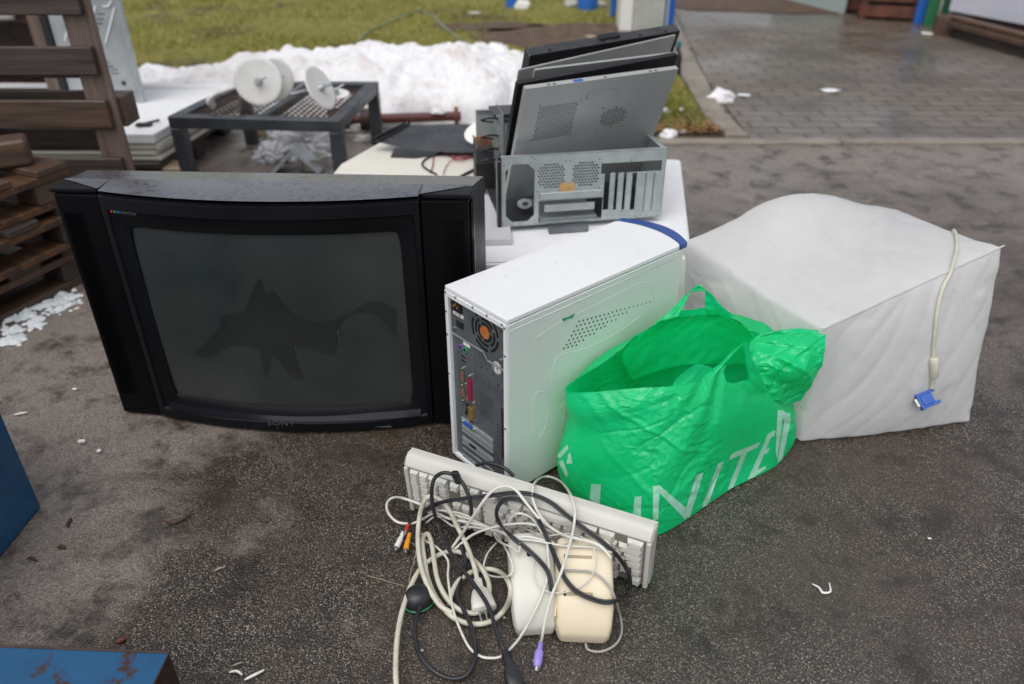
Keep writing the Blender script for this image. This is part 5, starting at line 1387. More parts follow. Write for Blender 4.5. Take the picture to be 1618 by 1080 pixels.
def front_holes(W,L_,M_):
    Mi=M_.inverted(); Nn=M_.to_3x3()@Vector((0,1,0)); P=M_@Vector((0,0,0)); out=[]
    def pq(u,v): q=Mi@onpl(u,v,P,Nn); return q.x,q.z
    # big square field
    (x0,z1),(x1,_)=pq(852,168),pq(914,160); (_,z0)=pq(840,222)
    n=14; dx=(x1-x0)/n; mz=15; dz=(z1-z0)/mz
    for j in range(mz):
        for i in range(n):
            x=x0+i*dx+(dx/2 if j%2 else 0); z=z0+j*dz; out.append((round(x,5),round(x+dx*.62,5),round(z,5),round(z+dz*.62,5)))
    cx_,cz_=pq(969,184); r=.033; d=r*2/9
    for j in range(-6,7):
        for i in range(-6,7):
            x=i*d+(d/2 if j%2 else 0); z=j*d
            if abs(x)*.5+abs(z)*.87<r*.87 and abs(x)<r*1.02: out.append((round(cx_+x-d*.33,5),round(cx_+x+d*.33,5),round(cz_+z-d*.33,5),round(cz_+z+d*.33,5)))
    for u,v in ((853,166),(918,158),(838,222),(902,214),(953,170),(995,164),(941,206),(981,199)):
        x,z=pq(u,v); out.append((round(x-.002,5),round(x+.002,5),round(z-.002,5),round(z+.002,5)))
    return out
PG='loose metal side panels stuck upright in the open case'
t,W,L_,M_,sh=panel('metal_sheet','foremost silver steel panel with two perforated fields, stuck in the open case',(831,141),(1071,109),.393,'panel_silver',.335,holes=front_holes,group=PG,lip='panel_light')
Mi=M_.inverted(); Nn=M_.to_3x3()@Vector((0,1,0)); PP=M_@Vector((0,0,0))
pq=lambda u,v:(lambda q:Vector((q.x,-.0006,q.z)))(Mi@onpl(u,v,PP,Nn))
m=MB(); m.tube([pq(*q) for q in ((926,156),(929,146),(936,143),(978,138),(977,145),(968,152))],.0011,6); m.build('embossed_line',M['panel_silver'],sh,M=Matrix(),smooth=180)
m=MB()
for u,v in ((877,134),(868,135),(957,125),(1029,113),(1038,111)): q=pq(u,v); m.b2(q.x-.003,q.x+.003,.002,.006,L_+.0014,L_+.0020)
m.build('flange_slots',M['hole'],t,smooth=0)
m=MB(); q=pq(915,128); m.b2(q.x-.012,q.x+.012,.001,.009,L_+.0017,L_+.0022); m.build('blue_label',M['port_blue'],t,smooth=0)
panel('metal_sheet','dark panel directly behind the foremost silver one in the open case',(819,133),(1070,87),.432,'panel_black',.335,group=PG,lip='panel_black')
t,*_=panel('metal_sheet','pale grey panel with a stepped edge, third from the front in the open case',(846,111),(1070,84),.392,'panel_light',.335,group=PG,lip='panel_light',flange=.006)
panel('metal_sheet','plain pale grey panel rising second from the back in the open case',(821,111),(1067,56),.475,'panel_light',.37,group=PG,lip='panel_light',flange=.004)
t,W,L_,M_,sh=panel('metal_sheet','rearmost and tallest black panel with a broad notched top flange',(838,88),(1074,49),.450,'panel_black',.44,group=PG,lip='steel_dark',flange=.030)
m=MB()
for k in (.12,.47,.72,.9): m.b2(W*k,W*k+.008,.004,.012,L_+.0014,L_+.0022)
m.build('flange_slots',M['hole'],t,smooth=0)
m=MB(); m.b2(W*.46,W*.60,.012,.032,L_+.0016,L_+.007,bev=.003); m.build('handle_bulge',M['panel_black'],t)
# teal bottle-like things behind
for i,(u,v,lb) in enumerate(((1071,78,'teal capped black bottle standing behind the upper right corner of the metal panels'),)):
    P=at(u+1,v-6,.17); t=thing('bottle',lb,'bottle',(P.x,P.y,.004))
    m=MB(); m.loops([[Vector((q*math.cos(2*PI*i/20),q*math.sin(2*PI*i/20),z)) for i in range(20)] for z,q in ((0,.030),(.10,.030),(.13,.022),(.14,.013),(.165,.013))],capA=True,capB=True); m.build('body',M['black'],t,smooth=50)
    m=MB(); m.cyl((0,0,.16),(0,0,.19),.018,.016,16); m.build('cap',M['teal'],t)

# ================================================================ cream monitor shell behind the television
t=thing('monitor_shell','cream plastic monitor housing lying behind the television, wires on top of it','monitor',(0,0,0))
m=MB()
low=[(-.56,1.93),(-.105,1.93),(-.07,2.02),(-.075,2.56),(-.46,2.56),(-.58,2.30)]
top_=[(-.50,1.98),(-.115,1.97),(-.09,2.03),(-.095,2.50),(-.435,2.50),(-.520,2.28)]
def lp(P,z): return [Vector((x,y,z)) for x,y in P]
m.loops([lp(low,0),lp(low,.225),lp([(x*.98-.003,y) for x,y in low],.245),lp(top_,.300)],capA=True,capB=True)
ed=[e for e in m.bm.edges if abs(e.calc_face_angle(0))>.3]; bmesh.ops.bevel(m.bm,geom=ed,offset=.008,segments=3,profile=.5,affect='EDGES',clamp_overlap=True)
sh=m.build('housing',M['shell_cream'],t,smooth=50)
m=MB(); m.prism([(-.38,2.34),(-.30,2.33),(-.22,2.37),(-.12,2.39),(-.12,2.44),(-.38,2.44)],.3001,.3016); m.build('dark_recess',M['panel_black'],sh,M=Matrix())
m=MB(); m.b2(-.108,-.1,1.95,1.975,.03,.2); m.build('edge_rib',M['shell_cream'],sh,M=Matrix())
# sagging black sheet on it, coloured paler for the reflected sky
t=thing('plastic_sheet','thin dark panel, sky reflection painted into its colour, lying aslant on the cream monitor housing','panel',(-.2,2.5,0))
Mi=wm(t).inverted()
c4=[at(588,222,.335),at(772,232,.345),at(776,196,.36),at(640,197,.35)]
def f(u,v):
    p=c4[0].lerp(c4[1],u).lerp(c4[3].lerp(c4[2],u),v); p.z-=.022*math.sin(PI*u)*(1-v); return Mi@p
m=MB(); m.grid(f,24,10); bmesh.ops.solidify(m.bm,geom=m.bm.faces[:],thickness=.006); m.build('sheet',M['sky_sheen_sheet'],t)
m=MB(); m.tube([f(.0,0)+Vector((0,0,.004)),f(.0,.5)+Vector((0,0,.004)),f(0,1)+Vector((0,0,.004))],.006,6); m.tube([f(.06,0)+Vector((0,0,.006)),f(.06,1)+Vector((0,0,.006))],.004,6); m.build('edge_ridge',M['panel_black'],t)
# wires
def wire(name,label,px,z,r,mt,n=8):
    P=catmull([at(q[0],q[1],(q[2] if len(q)>2 else z)) for q in px],n); o=MB(); L0=P[0]; o.tube([p-L0 for p in P],r,7); o=o.build(name,M[mt],smooth=180); o.location=L0; return tag(o,label,'wire')
wire('cable','black cable making an open loop on the cream monitor housing',[(762,246),(735,243),(700,243),(676,249),(667,259),(676,268),(690,275)],.3035,.0032,'cable_black')
wire('cable','short black cable running from the drive cage down to the television',[(768,252),(755,264),(738,273),(725,280)],.305,.0042,'cable_black')
wire('red_wire','thin red wires knotted on the cream monitor housing',[(766,230),(757,240),(745,247),(725,251),(712,247),(697,240),(686,246),(684,260),(680,272)],.3035,.0018,'wire_red')
wire('red_wire','second thin red wire curling below the knot',[(760,242),(740,249),(722,246),(716,251),(730,254),(744,246),(728,243),(714,252),(705,262),(700,275)],.306,.0014,'wire_red')
# power supply, drive cage and looped ribbon cables between shell and case
P=at(795,300,.29)
t=thing('drive_cage','perforated drive cage with looping cables, between the cream housing and the open case','drive cage',(-.042,2.02,.3022),.178)
mh=[]
for k in range(9): mh.append((.006,.013,.02+k*.021,.028+k*.021))
m=MB(); m.plate(0,.020,0,.215,mh,Matrix(),th=.001); m.b2(.021,.06,.03,.031,.10,.20); m.b2(.019,.020,.001,.12,0,.215); m.build('frame',M['galv'],t,smooth=0)
m=MB(); m.b2(.022,.055,.002,.028,.12,.19); m.build('circuit_board',M['pcb'],t)
for k,z in enumerate((.095,.125,.16,.205)):
    m=MB(); m.tube(catmull([Vector((.005,-.002,z)),Vector((-.022,-.012,z+.005)),Vector((-.040,-.008,z)),Vector((-.034,.006,z-.006)),Vector((-.006,.004,z-.010))],6),.0026,7); m.build('cable_loop',M['cable_black'],t,smooth=180)
m=MB(); m.b2(-.005,.075,.002,.10,.205,.214,bev=.003); m.build('top_cover',M['panel_black'],t)
t=thing('power_supply','small black power supply with copper coloured wires beside the drive cage','power supply',(-.100,2.045,.3026),.1)
m=MB(); m.b2(0,.052,0,.12,0,.07,bev=.002); m.build('body',M['black'],t)
m=MB(); m.b2(.001,.051,.001,.119,.0702,.115,bev=.003); m.build('upper_body',M['steel_dark'],t)
for k in range(6):
    rr=random.Random(k); m=MB(); m.tube(catmull([Vector((.01+.006*k,.01,.114)),Vector((.005+.008*k,-.002-.004*rr.random(),.135+.01*rr.random())),Vector((-.005+.010*k,.01,.15)),Vector((.01+.006*k,.03,.118))],5),.0013,6); m.build('copper_wire',M['copper_fan'],t,smooth=180)
o=MB(); o.loops([[Vector((q*math.cos(2*PI*i/24),q*math.sin(2*PI*i/24)*.8,z)) for i in range(24)] for z,q in ((0,.05),(.008,.062),(.012,.062),(.012,.04),(.010,.035))],capA=True,capB=True); o=o.build('white_dish',M['dish_white'],smooth=50); P=at(766,212,.372); o.location=P; o.rotation_euler=(.5,-.2,0); tag(o,'round white plastic dish behind the looping cables of the drive cage','dish')

# ================================================================ low metal table
TX0,TY0,TX1,TY1,TZ=-1.315,2.93,-.632,3.51,.273
t=thing('metal_table','low dark steel table frame with a mesh top, in front of the snow heap','table',(TX0,TY0,0))
cn=[at(262,184,TZ),at(540,190,TZ),at(600,128,TZ),at(374,128,TZ)]
Lc=[c-Vector((TX0,TY0,0)) for c in cn]
def beam(mb,p,q,w_,h_,zt):
    d=(q-p); L_=d.length; an=math.atan2(d.y,d.x); c=(p+q)/2
    mb.box((c.x,c.y,zt-h_/2),(L_,w_,h_),rot=(0,0,an),bev=.003,seg=1)
LW=.05
inn=[Lc[0]+Vector((.03,.025,0)),Lc[1]+Vector((-.03,.025,0)),Lc[2]+Vector((-.03,-.025,0)),Lc[3]+Vector((.03,-.025,0))]
names=['front','right','back','left']
for i in range(4):
    p,q=inn[i],inn[(i+1)%4]; d=(q-p).normalized(); m=MB(); ex=LW/2 if i%2==0 else -LW/2-.002
    beam(m,p-d*ex,q+d*ex,LW,.045,TZ); m.build('rail',M['table_metal'],t)
for p in inn:
    m=MB(); m.b2(p.x-LW/2,p.x+LW/2,p.y-LW/2,p.y+LW/2,0,TZ-.046,bev=.003,seg=1); m.build('leg',M['table_metal'],t)
m=MB(); c0=(inn[0]+inn[1])/2; c1=(inn[3]+inn[2])/2; beam(m,c0+Vector((0,.027,0)),c1-Vector((0,.027,0)),.035,.03,TZ-.012); m.build('cross_bar',M['table_metal'],t)
m=MB()                         # expanded metal: zig-zag strands
for half in (0,1):
    A_=inn[0].lerp(inn[1],.5*half+.045); B_=inn[0].lerp(inn[1],.5*half+.455); C_=inn[3].lerp(inn[2],.5*half+.455); D_=inn[3].lerp(inn[2],.5*half+.045)
    for j in range(15):
        pts=[]
        for i in range(21):
            s=i/20; q=A_.lerp(B_,s).lerp(D_.lerp(C_,s),.05+(j+(.5 if i%2 else 0)*(1 if j%2 else 1))/15.5*.93); pts.append(Vector((q.x,q.y,TZ-.016)))
        m.tube(pts,.0032,5)
m.build('mesh_top',M['mesh_rust'],t,smooth=0)
def dish(u,v,z,r,rx,ry,rz,label,arm=True,oval=1.0,nm='satellite_dish'):
    P=at(u,v,z); t=thing(nm,label,'dish',M=Matrix.Translation(P)@Euler((rx,ry,rz)).to_matrix().to_4x4())
    m=MB(); Ls=[]
    for k in range(8):
        q=r*k/7+.001; Ls.append([Vector((q*math.cos(2*PI*i/36),q*math.sin(2*PI*i/36)*oval,.045*q*q/r)) for i in range(36)])
    Ls+= [[Vector(((r+.004)*math.cos(2*PI*i/36),(r+.004)*math.sin(2*PI*i/36)*oval,.045*r-.002)) for i in range(36)]]
    for k in range(7,-1,-1):
        q=r*k/7+.001; Ls.append([Vector((q*math.cos(2*PI*i/36),q*math.sin(2*PI*i/36)*oval,.045*q*q/r-.007)) for i in range(36)])
    m.loops(Ls,capA=True,capB=True); m.build('reflector',M['dish_white'],t,smooth=180)
    m=MB(); m.cyl((0,0,.0),(0,0,.022),.016,.010,14); m.cyl((.0,0,.02),(.035,.014,.030),.004,n=8); m.build('centre_mount',M['galv'],t)
    return t
# face the viewer: the local z axis is turned towards -y
dish(408,128,.400,.083,R(80),0,R(8),'largest white disc, facing the viewer squarely, on the low metal table')
dish(432,126,.39,.076,R(84),R(0),R(34),'white disc right behind the largest one on the low metal table')
dish(506,139,.350,.088,R(62),R(28),R(62),'white disc seen almost edge on, right of the centre of the low metal table',oval=.95)
dish(531,148,.305,.050,R(18),0,R(20),'small white dish lying flat at the right end of the mesh table top',oval=.7)
t=thing('bracket_arm','curved white plastic bracket at the left end of the low metal table','bracket',at(352,150,.28)); Mi=wm(t).inverted()
m=MB(); pp=[Mi@at(*q) for q in ((337,168,.285),(332,155,.32),(345,146,.34),(362,140,.355),(380,134,.38),(388,118,.42))]
m.tube(catmull(pp,6),[.020+.010*math.sin(i*.3)**2 for i in range(31)],10,flat=.5); m.build('arm',M['dish_white'],t,smooth=180)
m=MB(); m.tube([Mi@at(379,172,.275),Mi@at(379,150,.34)],.006,8); m.build('bolt',M['galv'],t)
t=thing('grey_rods','grey metal arm lying across the mesh between the white discs','arm',at(460,150,.28)); Mi=wm(t).inverted()
m=MB(); m.tube([Mi@at(420,164,.285),Mi@at(455,150,.295),Mi@at(484,143,.32)],.007,8); m.tube([Mi@at(458,147,.295),Mi@at(484,130,.35)],.006,8); m.build('rods',M['galv'],t,smooth=50)
# rusty pipe with flanges
a=at(728,183,.05); b=at(566,188,.05)
t=thing('rusty_pipe','dark red rusty pipe with flanges lying in front of the snow heap','pipe',(b.x,b.y,0)); Mi=wm(t).inverted()
a_,b_=Mi@a,Mi@b; d=(a_-b_).normalized()
m=MB(); m.tube([b_-d*.1,a_],.022,16); m.build('tube',M['rust_pipe'],t,smooth=50)
m=MB(); m.tube([a_-d*.03,a_-d*.012],.045,20); m.build('flange',M['rust_pipe'],t,smooth=50)
m=MB(); m.tube([b_+d*.01,b_+d*.05],.050,20); m.build('flange',M['rust_dark'],t,smooth=50)
m=MB(); m.tube([b_-d*.14,b_-d*.04],.055,20); m.build('flange',M['rust_dark'],t,smooth=50)
lump('snow_chunk',at(692,178,.075),.028,'small clump of snow sitting on the rusty pipe',sd=31,sq=(1.2,.9,.5))
# crumpled clear film, bent sheet and pot under the table
def crumple(name,c,r,label,cat,sd):
    bm=bmesh.new(); bmesh.ops.create_icosphere(bm,subdivisions=5,radius=1)
    for v in bm.verts:
        n=noise.fractal(v.co*1.3+Vector((sd,0,0)),1,2,3); c1=abs(noise.noise(v.co*3.1+Vector((0,sd,0)))); c2=abs(noise.noise(v.co*7))
        k=1+.5*n-.5*max(0,.25-c1)*2+.25*(.3-c2); v.co=Vector((v.co.x*k*r[0],v.co.y*k*r[1],max(-.25,v.co.z*k)*r[2]))
    x=MB(); x.bm.free(); x.bm=bm; o=x.build(name,M['plastic_wrap'],smooth=60); o.location=(c.x,c.y,r[2]*.25); return tag(o,label,cat)
crumple('plastic_film',at(480,236,0),(.16,.11,.10),'crumpled heap of translucent film under the low metal table','plastic film',3)
crumple('plastic_film',at(435,248,0),(.09,.08,.05),'lower crumple of film left of the big film heap','plastic film',8)
P=at(474,270,0); t=MB(); t.prism([(-.11,0),(.0,.10),(.09,.012),(.095,.0),(.0,.088),(-.10,-.008)],0,.12,M=Matrix.Rotation(PI/2,4,'X')); o=t.build('bent_sheet',M['galv'],smooth=0); o.location=(P.x,P.y+.05,.008); tag(o,'bent grey metal sheet standing like a roof, behind the television top','metal sheet')
P=at(497,266,0); t=thing('pot','small pale round pot to the right of the bent sheet','pot',(P.x,P.y,0))
m=MB(); m.loops([[Vector((q*math.cos(2*PI*i/28),q*math.sin(2*PI*i/28),z)) for i in range(28)] for z,q in ((0,.045),(.05,.055),(.055,.060),(.06,.058),(.058,.050),(.02,.045))],capA=True,capB=True); m.build('body',M['concrete'],t,smooth=50)
m=MB(); m.disc((0,0,.021),(0,0,1),.044,.002,24); m.build('soil',M['rust_dark'],t)
for i,(u,v,lb) in enumerate(((555,207,'rounded stone beneath the right end of the table'),(575,222,'flat grey stone between table leg and cream housing'),(640,190,'grey stone right under the rusty pipe'),(540,200,'reddish lump by the pipe end'))):
    lump('stone',at(u,v,0),.035,lb,mt=('concrete','concrete','foam_grey','brick_red')[i],sd=40+i,sq=(1.2,.8,.6),cat='stone')
P=at(430,196,0); o=MB(); o.b2(-.08,.08,-.03,.03,0,.06,bev=.003); o=o.build('small_box',M['teal_grey']); o.location=(P.x,P.y,0); tag(o,'pale teal box behind the left part of the table','box')
P=at(392,226,0); o=MB(); o.b2(-.02,.25,-.03,.03,0,.03,bev=.003); o=o.build('wood_strip',M['wood_pale']); o.location=(P.x+.03,P.y+.15,0); tag(o,'pale wooden strip lying behind the back leg of the table','wood')

# ================================================================ stack of white panels on a pallet
def plank(mb,p,q,w_,h_,zt,bev=.003):
    d=q-p; an=math.atan2(d.y,d.x); c=(p+q)/2; mb.box((c.x,c.y,zt-h_/2),(d.length,w_,h_),rot=(0,0,an),bev=bev,seg=1)
F=at(242,214,.205)
ex=Vector((math.cos(R(-1)),math.sin(R(-1)),0)); ey=Vector((.11,.99,0)).normalized()
zt=.205
for i,(dx,dy,th_,lb) in enumerate(((0,0,.030,'topmost white framed panel of the stack beside the low table'),(.005,.01,.024,'second white panel in the stack beside the low table'),(-.012,.015,.022,'third white panel in the stack beside the low table'),(.0,.02,.020,'lowest white panel in the stack beside the low table'))):
    c=F+Vector((dx,dy,0)); t=thing('white_board',lb,'board',(c.x,c.y,zt-th_),group='white panels stacked beside the table')
    ang=math.atan2(ex.y,ex.x)
    pts=[Vector((0,0,0)),ey*.85,ey*.85-ex*1.7,-ex*1.7]
    m=MB(); m.prism([(p.x,p.y) for p in pts][::-1],0,th_-.004,bev=.002); m.build('board',M['foam'] if i==0 else M['shell_cream'],t)
    if i==0:
        m=MB()
        ins=lambda k:[Vector((0,0,0))-ex*k+ey*k*.8,ey*(.85-k*.8)-ex*k,ey*(.85-k*.8)-ex*(1.7-k),-ex*(1.7-k)+ey*k*.8]
        a0,b0=[(p.x,p.y) for p in pts],[(p.x,p.y) for p in ins(.09)]
        Ls=[[Vector((x,y,th_-.0035)) for x,y in a0],[Vector((x,y,th_+.004)) for x,y in a0],[Vector((x,y,th_+.004)) for x,y in b0],[Vector((x,y,th_-.0035)) for x,y in b0]]
        m.loops(Ls); m.build('raised_frame',M['foam'],t,smooth=0)
        m=MB(); m.b2(-.11,-.05,.10,.13,th_+.004,th_+.016,bev=.003); m.cyl((-.10,.11,th_+.01),(-.04,.17,th_+.014),.005,n=8); m.build('latch',M['black'],t)
    zt-=th_+.002
PT=zt
def pallet(t,L_,W_,mt,z0=0,nb=3,top=7,mt2=None,hb=.095):
    """deck boards along x, on stringers with blocks"""
    for i in range(top):
        y=(W_-.10)*i/(top-1)+.05; w_=.10 if i not in (0,top-1) else .12
        m=MB(); m.b2(0,L_,y-w_/2,y+w_/2,z0+hb+.022,z0+hb+.042,bev=.002,seg=1); m.build('deck_board',M[mt],t)
    for j in range(3):
        x=(L_-.10)*j/2+.05
        m=MB(); m.b2(x-.05,x+.05,0.001,W_-.001,z0+hb,z0+hb+.0215,bev=.002,seg=1); m.build('cross_board',M[mt2 or mt],t)
        for k in range(3):
            y=(W_-.12)*k/2+.06; m=MB(); m.b2(x-.048,x+.048,y-.058,y+.058,z0+.0205,z0+hb-.0005,bev=.003,seg=1); m.build('block',M[mt2 or mt],t)
        
    for k in range(3):
        y=(W_-.12)*k/2+.06; m=MB(); m.b2(.002,L_-.002,y-.05,y+.05,z0,z0+.02,bev=.002,seg=1); m.build('base_board',M[mt],t)
hb=PT-.042
t=thing('wooden_pallet','dark wooden pallet carrying the stack of white panels','pallet',(F.x-1.62,F.y+.02,0),R(-1))
pallet(t,1.62,.82,'wood_dark',hb=hb-.001)
for c in t.children: pass
# pale board in front of the stack
a=at(300,248,.085); o=MB(); o.b2(-1.3,0,-.11,0,0,.028,bev=.002,seg=1); o=o.build('pale_board',M['wood_pale']); o.location=(a.x,a.y,.045); o.rotation_euler=(0,0,R(-2)); tag(o,'long pale wooden board in front of the white panel stack','board')
for k,xx in enumerate((-.25,-1.0)):
    q=MB(); q.b2(-.05,.05,-.05,.05,0,.0445,bev=.003,seg=1); q=q.build('wood_block',M['wood_dark']); q.location=(a.x+xx,a.y-.055,0); tag(q,('dark wood block under the right end of the pale board','dark wood block under the left part of the pale board')[k],'block')
a=at(268,262,.0); o=MB(); o.b2(-.008,.008,-.008,.008,0,.10); o=o.build('wood_stake',M['wood_pale']); o.location=(a.x,a.y,0); o.rotation_euler=(.1,.2,0); tag(o,'thin upright splinter of wood behind the left end of the television top','splinter')

# ================================================================ galvanised cabinet and dark cupboard behind the pallet
PB=aty(222,162,3.42)
t=thing('galvanised_sheet','tall galvanised steel sheet with slots and small holes behind the upright pallet','steel sheet',(PB.x-.285,PB.y,PB.z-.005),R(0))
w_=.285; Mi=wm(t).inverted(); hh=[]
lq=lambda u,v:(lambda p:(p.x,p.z))(Mi@aty(u,v,3.42))
for x0,y0,r_ in ((156,22,0),(154,30,1),(152,37,2),(151,45,3),(171,98,4),(173,105,5),(176,110,6),(178,116,7)):
    n=(3,3,3,2,1,2,3,3)[r_]
    for k in range(n):
        x,z=lq(x0+k*4,y0); hh.append((round(x-.0035,4),round(x+.0035,4),round(z-.004,4),round(z+.004,4)))
m=MB(); m.plate(0,w_,0,1.0,hh,Matrix(),th=.0015); m.build('sheet',M['galv'],t,smooth=0)
m=MB(); m.b2(w_,w_+.018,-.001,.02,0,1.0,bev=.002,seg=1); m.build('folded_edge',M['galv'],t); m=MB(); m.b2(-.008,.0,-.002,.02,0,1.0); m.build('folded_edge',M['galv'],t)
for a,b in (((167,68),(181,12)),((148,24),(151,9)),((103,63),(106,50)),((163,9),(172,9)),((172,9),(176,0))):
    (x0,z0),(x1,z1)=lq(*a),lq(*b); m=MB(); m.box(((x0+x1)/2,-.003,(z0+z1)/2),(math.hypot(x1-x0,z1-z0),.003,.006),rot=(0,-math.atan2(z1-z0,x1-x0),0)); m.build('pressed_rib',M['foam'],t,smooth=0)
x,z=lq(196,131); m=MB(); m.disc((x,-.0015,z),(0,-1,0),.010,.002,14); m.build('rivet',M['steel_dark'],t)
PC=PB-Vector((.30,0,0))
t=thing('dark_cupboard','dark open cupboard behind the upright pallet at the upper left','cupboard',(PC.x-1.1,PC.y+.02,PC.z-.02),0)
m=MB(); m.b2(0,1.09,.02,.5,0,.02); m.b2(0,1.09,.48,.5,.02,1.0); m.b2(0,.02,.0,.48,.02,1.0); m.b2(1.07,1.09,.0,.48,.02,1.0); m.b2(0,1.09,0,.5,1.0,1.02); m.build('carcass',M['rust_dark'],t,smooth=0)
m=MB(); m.b2(1.01,1.066,-.02,.0,0,1.0,bev=.002); m.build('door_post',M['wood_v'],t)
m=MB(); m.b2(1.068,1.095,-.028,-.003,0,1.0); m.build('rubber_seal',M['black'],t)
m=MB(); m.b2(.02,1.07,.30,.47,.30,.32); m.build('shelf',M['rust_dark'],t)
lump('bundle',(PC.x-.42,PC.y+.28,PC.z+.30),.08,'pale bundle lying on the shelf inside the dark cupboard',mt='concrete',sd=61,sq=(1.4,.6,.7),cat='bundle')

# ================================================================ upright pallet in front
UX=aty(208,262,2.40).x
t=thing('wooden_pallet','weathered brown pallet standing upright on its edge at the upper left','pallet',(UX,2.40,0))
def vb(name,x0,x1,z0,z1,y0,y1,mt,tilt=0): 
    m=MB(); m.b2(x0,x1,y0,y1,z0,z1,bev=.003,seg=1); return m.build(name,M[mt],t)
def zat(v,y=2.40): return aty(160,v,y).z
vb('cross_board',-.088,0,0.0,1.12,.0,.020,'wood_v')
vb('cross_board',-.62,-.53,0.0,1.12,.0,.020,'wood_v')
vb('cross_board',-1.15,-1.06,0.0,1.12,.0,.020,'wood_v')
for k,(va,vb_) in enumerate(((-45,24),(74,119),(159,203),(250,300))):
    z1,z0=zat(va,2.38),zat(vb_,2.38)
    vb('deck_board',-1.15,-.018,z0,z1,-.021,-.001,('wood_dark','wood_dark','wood','wood_dark')[k])
for k in range(5):
    z0=.02+.235*k+.012
    vb('rear_board',-1.15,-.095 if k==1 else -.10,z0,z0+.075,.115,.135,'wood_dark')
for x0,x1 in ((-.088,.012),(-.62,-.53)):
    for z0 in (zat(203,2.41),.90,.02): vb('block',x0,x1,z0+.003,z0+.095,.021,.114,'wood')
vb('rear_board',-1.15,-.09,zat(158,2.5),zat(143,2.5),.100,.1145,'wood_dark')
# ================================================================ pallets stacked lower left
PS=at(104,252,.36)
base=Vector((PS.x,PS.y,0)); an=R(-112)
def pal2(z0,dx,dy,rz,label,mt,mt2,n=5):
    t=thing('wooden_pallet',label,'pallet',(base.x+dx,base.y+dy,z0),rz,group='pallets stacked at the left')
    # local x runs towards the camera along the visible side, local y to the left
    L_,W_=.80,1.0
    for i in range(n):
        x=(L_-.10)*i/(n-1)+.05; m=MB(); m.b2(x-.05,x+.05,-W_,.0,.098,.118,bev=.003,seg=1); m.build('deck_board',M[mt2],t)
    for k,y in enumerate((0,-.45,-.95)):
        m=MB(); m.b2(.001,L_-.001,y-.098+(.0 if k<2 else .05),y-.002+(.0 if k<2 else .05),.077,.0975,bev=.002,seg=1); m.build('cross_board',M[mt],t)
        for x in (.06,.40,.74): m=MB(); m.b2(x-.055,x+.055,y-.096,y-.004,.0205,.0765,bev=.003,seg=1); m.build('block',M[mt2],t)
        m=MB(); m.b2(.001,L_-.001,y-.096,y-.004,.0,.020,bev=.002,seg=1); m.build('base_board',M[mt],t)
pal2(0,.0,.0,an,'lowest pallet of the stack at the left picture edge','wood','wood_dark')
pal2(.119,.02,.02,an+R(1.5),'middle pallet of the stack at the left picture edge','wood_orange','wood_dark')
pal2(.238,.0,-.0,an-R(1),'top pallet of the stack at the left picture edge','wood_orange','wood')
a=at(52,228,.40); o=MB(); o.b2(-.6,0,-.045,.045,0,.075,bev=.012,seg=3); o=o.build('timber_beam',M['wood']); o.location=(a.x,a.y-.02,.357); o.rotation_euler=(0,0,R(28)); tag(o,'rounded timber lying on top of the left pallet stack','timber')

# ================================================================ far right: wall, timbers, crates, posts
a=at(1498,17,.15); b=at(1640,44,.15); an=math.atan2(b.y-a.y,b.x-a.x)
WD=.42
t=thing('white_wall','smooth pale lilac wall panel behind the stacked timbers at the upper right','wall',(a.x,a.y,0),an)
m=MB(); m.b2(0,6,0,.25,.15,3.2,bev=.01); m.build('cladding',M['wall_white'],t); m=MB(); m.b2(.02,6,.02,.24,0,.148); m.build('plinth',M['rust_dark'],t)
# timbers
c=at(1500,60,0); d=at(1700,118,0); an2=math.atan2(d.y-c.y,d.x-c.x)
for i,(dx,dy,z,w_,h_,L_,mt,lb) in enumerate(((.10,.0,0,.16,.075,3,'wood_dark','thick dark timber lowest in the pile by the white wall'),(.02,.04,.077,.10,.035,3,'crate_brown','thin brown timber lying on the thick dark one by the white wall'),(.05,.10,.114,.09,.03,3,'wood_orange','orange brown timber topmost in the pile by the white wall'))):
    m=MB(); m.b2(0,L_,-w_/2,w_/2,0,h_,bev=.006); o=m.build('timber_beam',M[mt]); o.location=(c.x+dx,c.y+dy,z); o.rotation_euler=(0,0,an2); tag(o,lb,'timber')
c=at(1500,56,0); m=MB(); m.b2(-.12,.12,-.06,.14,0,.135,bev=.006); o=m.build('brown_box',M['crate_brown']); o.location=(c.x,c.y,0); o.rotation_euler=(0,0,R(-22)); tag(o,'square brown block standing at the left end of the timbers','block')
for i,(u,v,w_,h_,mt,lb,rz) in enumerate(((1466,42,.085,1.0,'post_green','wide green post just left of the square brown block',-15),(1488,41,.055,.9,'post_green','narrow green post closest to the white wall',-15),(1449,38,.07,1.0,'post_blue','blue post left of the two green ones',-15))):
    c=at(u,v,0); t=thing('steel_post',lb,'post',(c.x,c.y,0),R(rz)); m=MB(); m.b2(-w_/2,w_/2,-.03,.03,.004,h_,bev=.008); m.build('post',M[mt],t); m=MB(); m.b2(-w_/2-.02,w_/2+.02,-.05,.05,0,.0035); m.b2(-w_/2-.004,w_/2+.004,-.034,.034,h_,h_+.01); m.build('end_plate',M[mt],t)
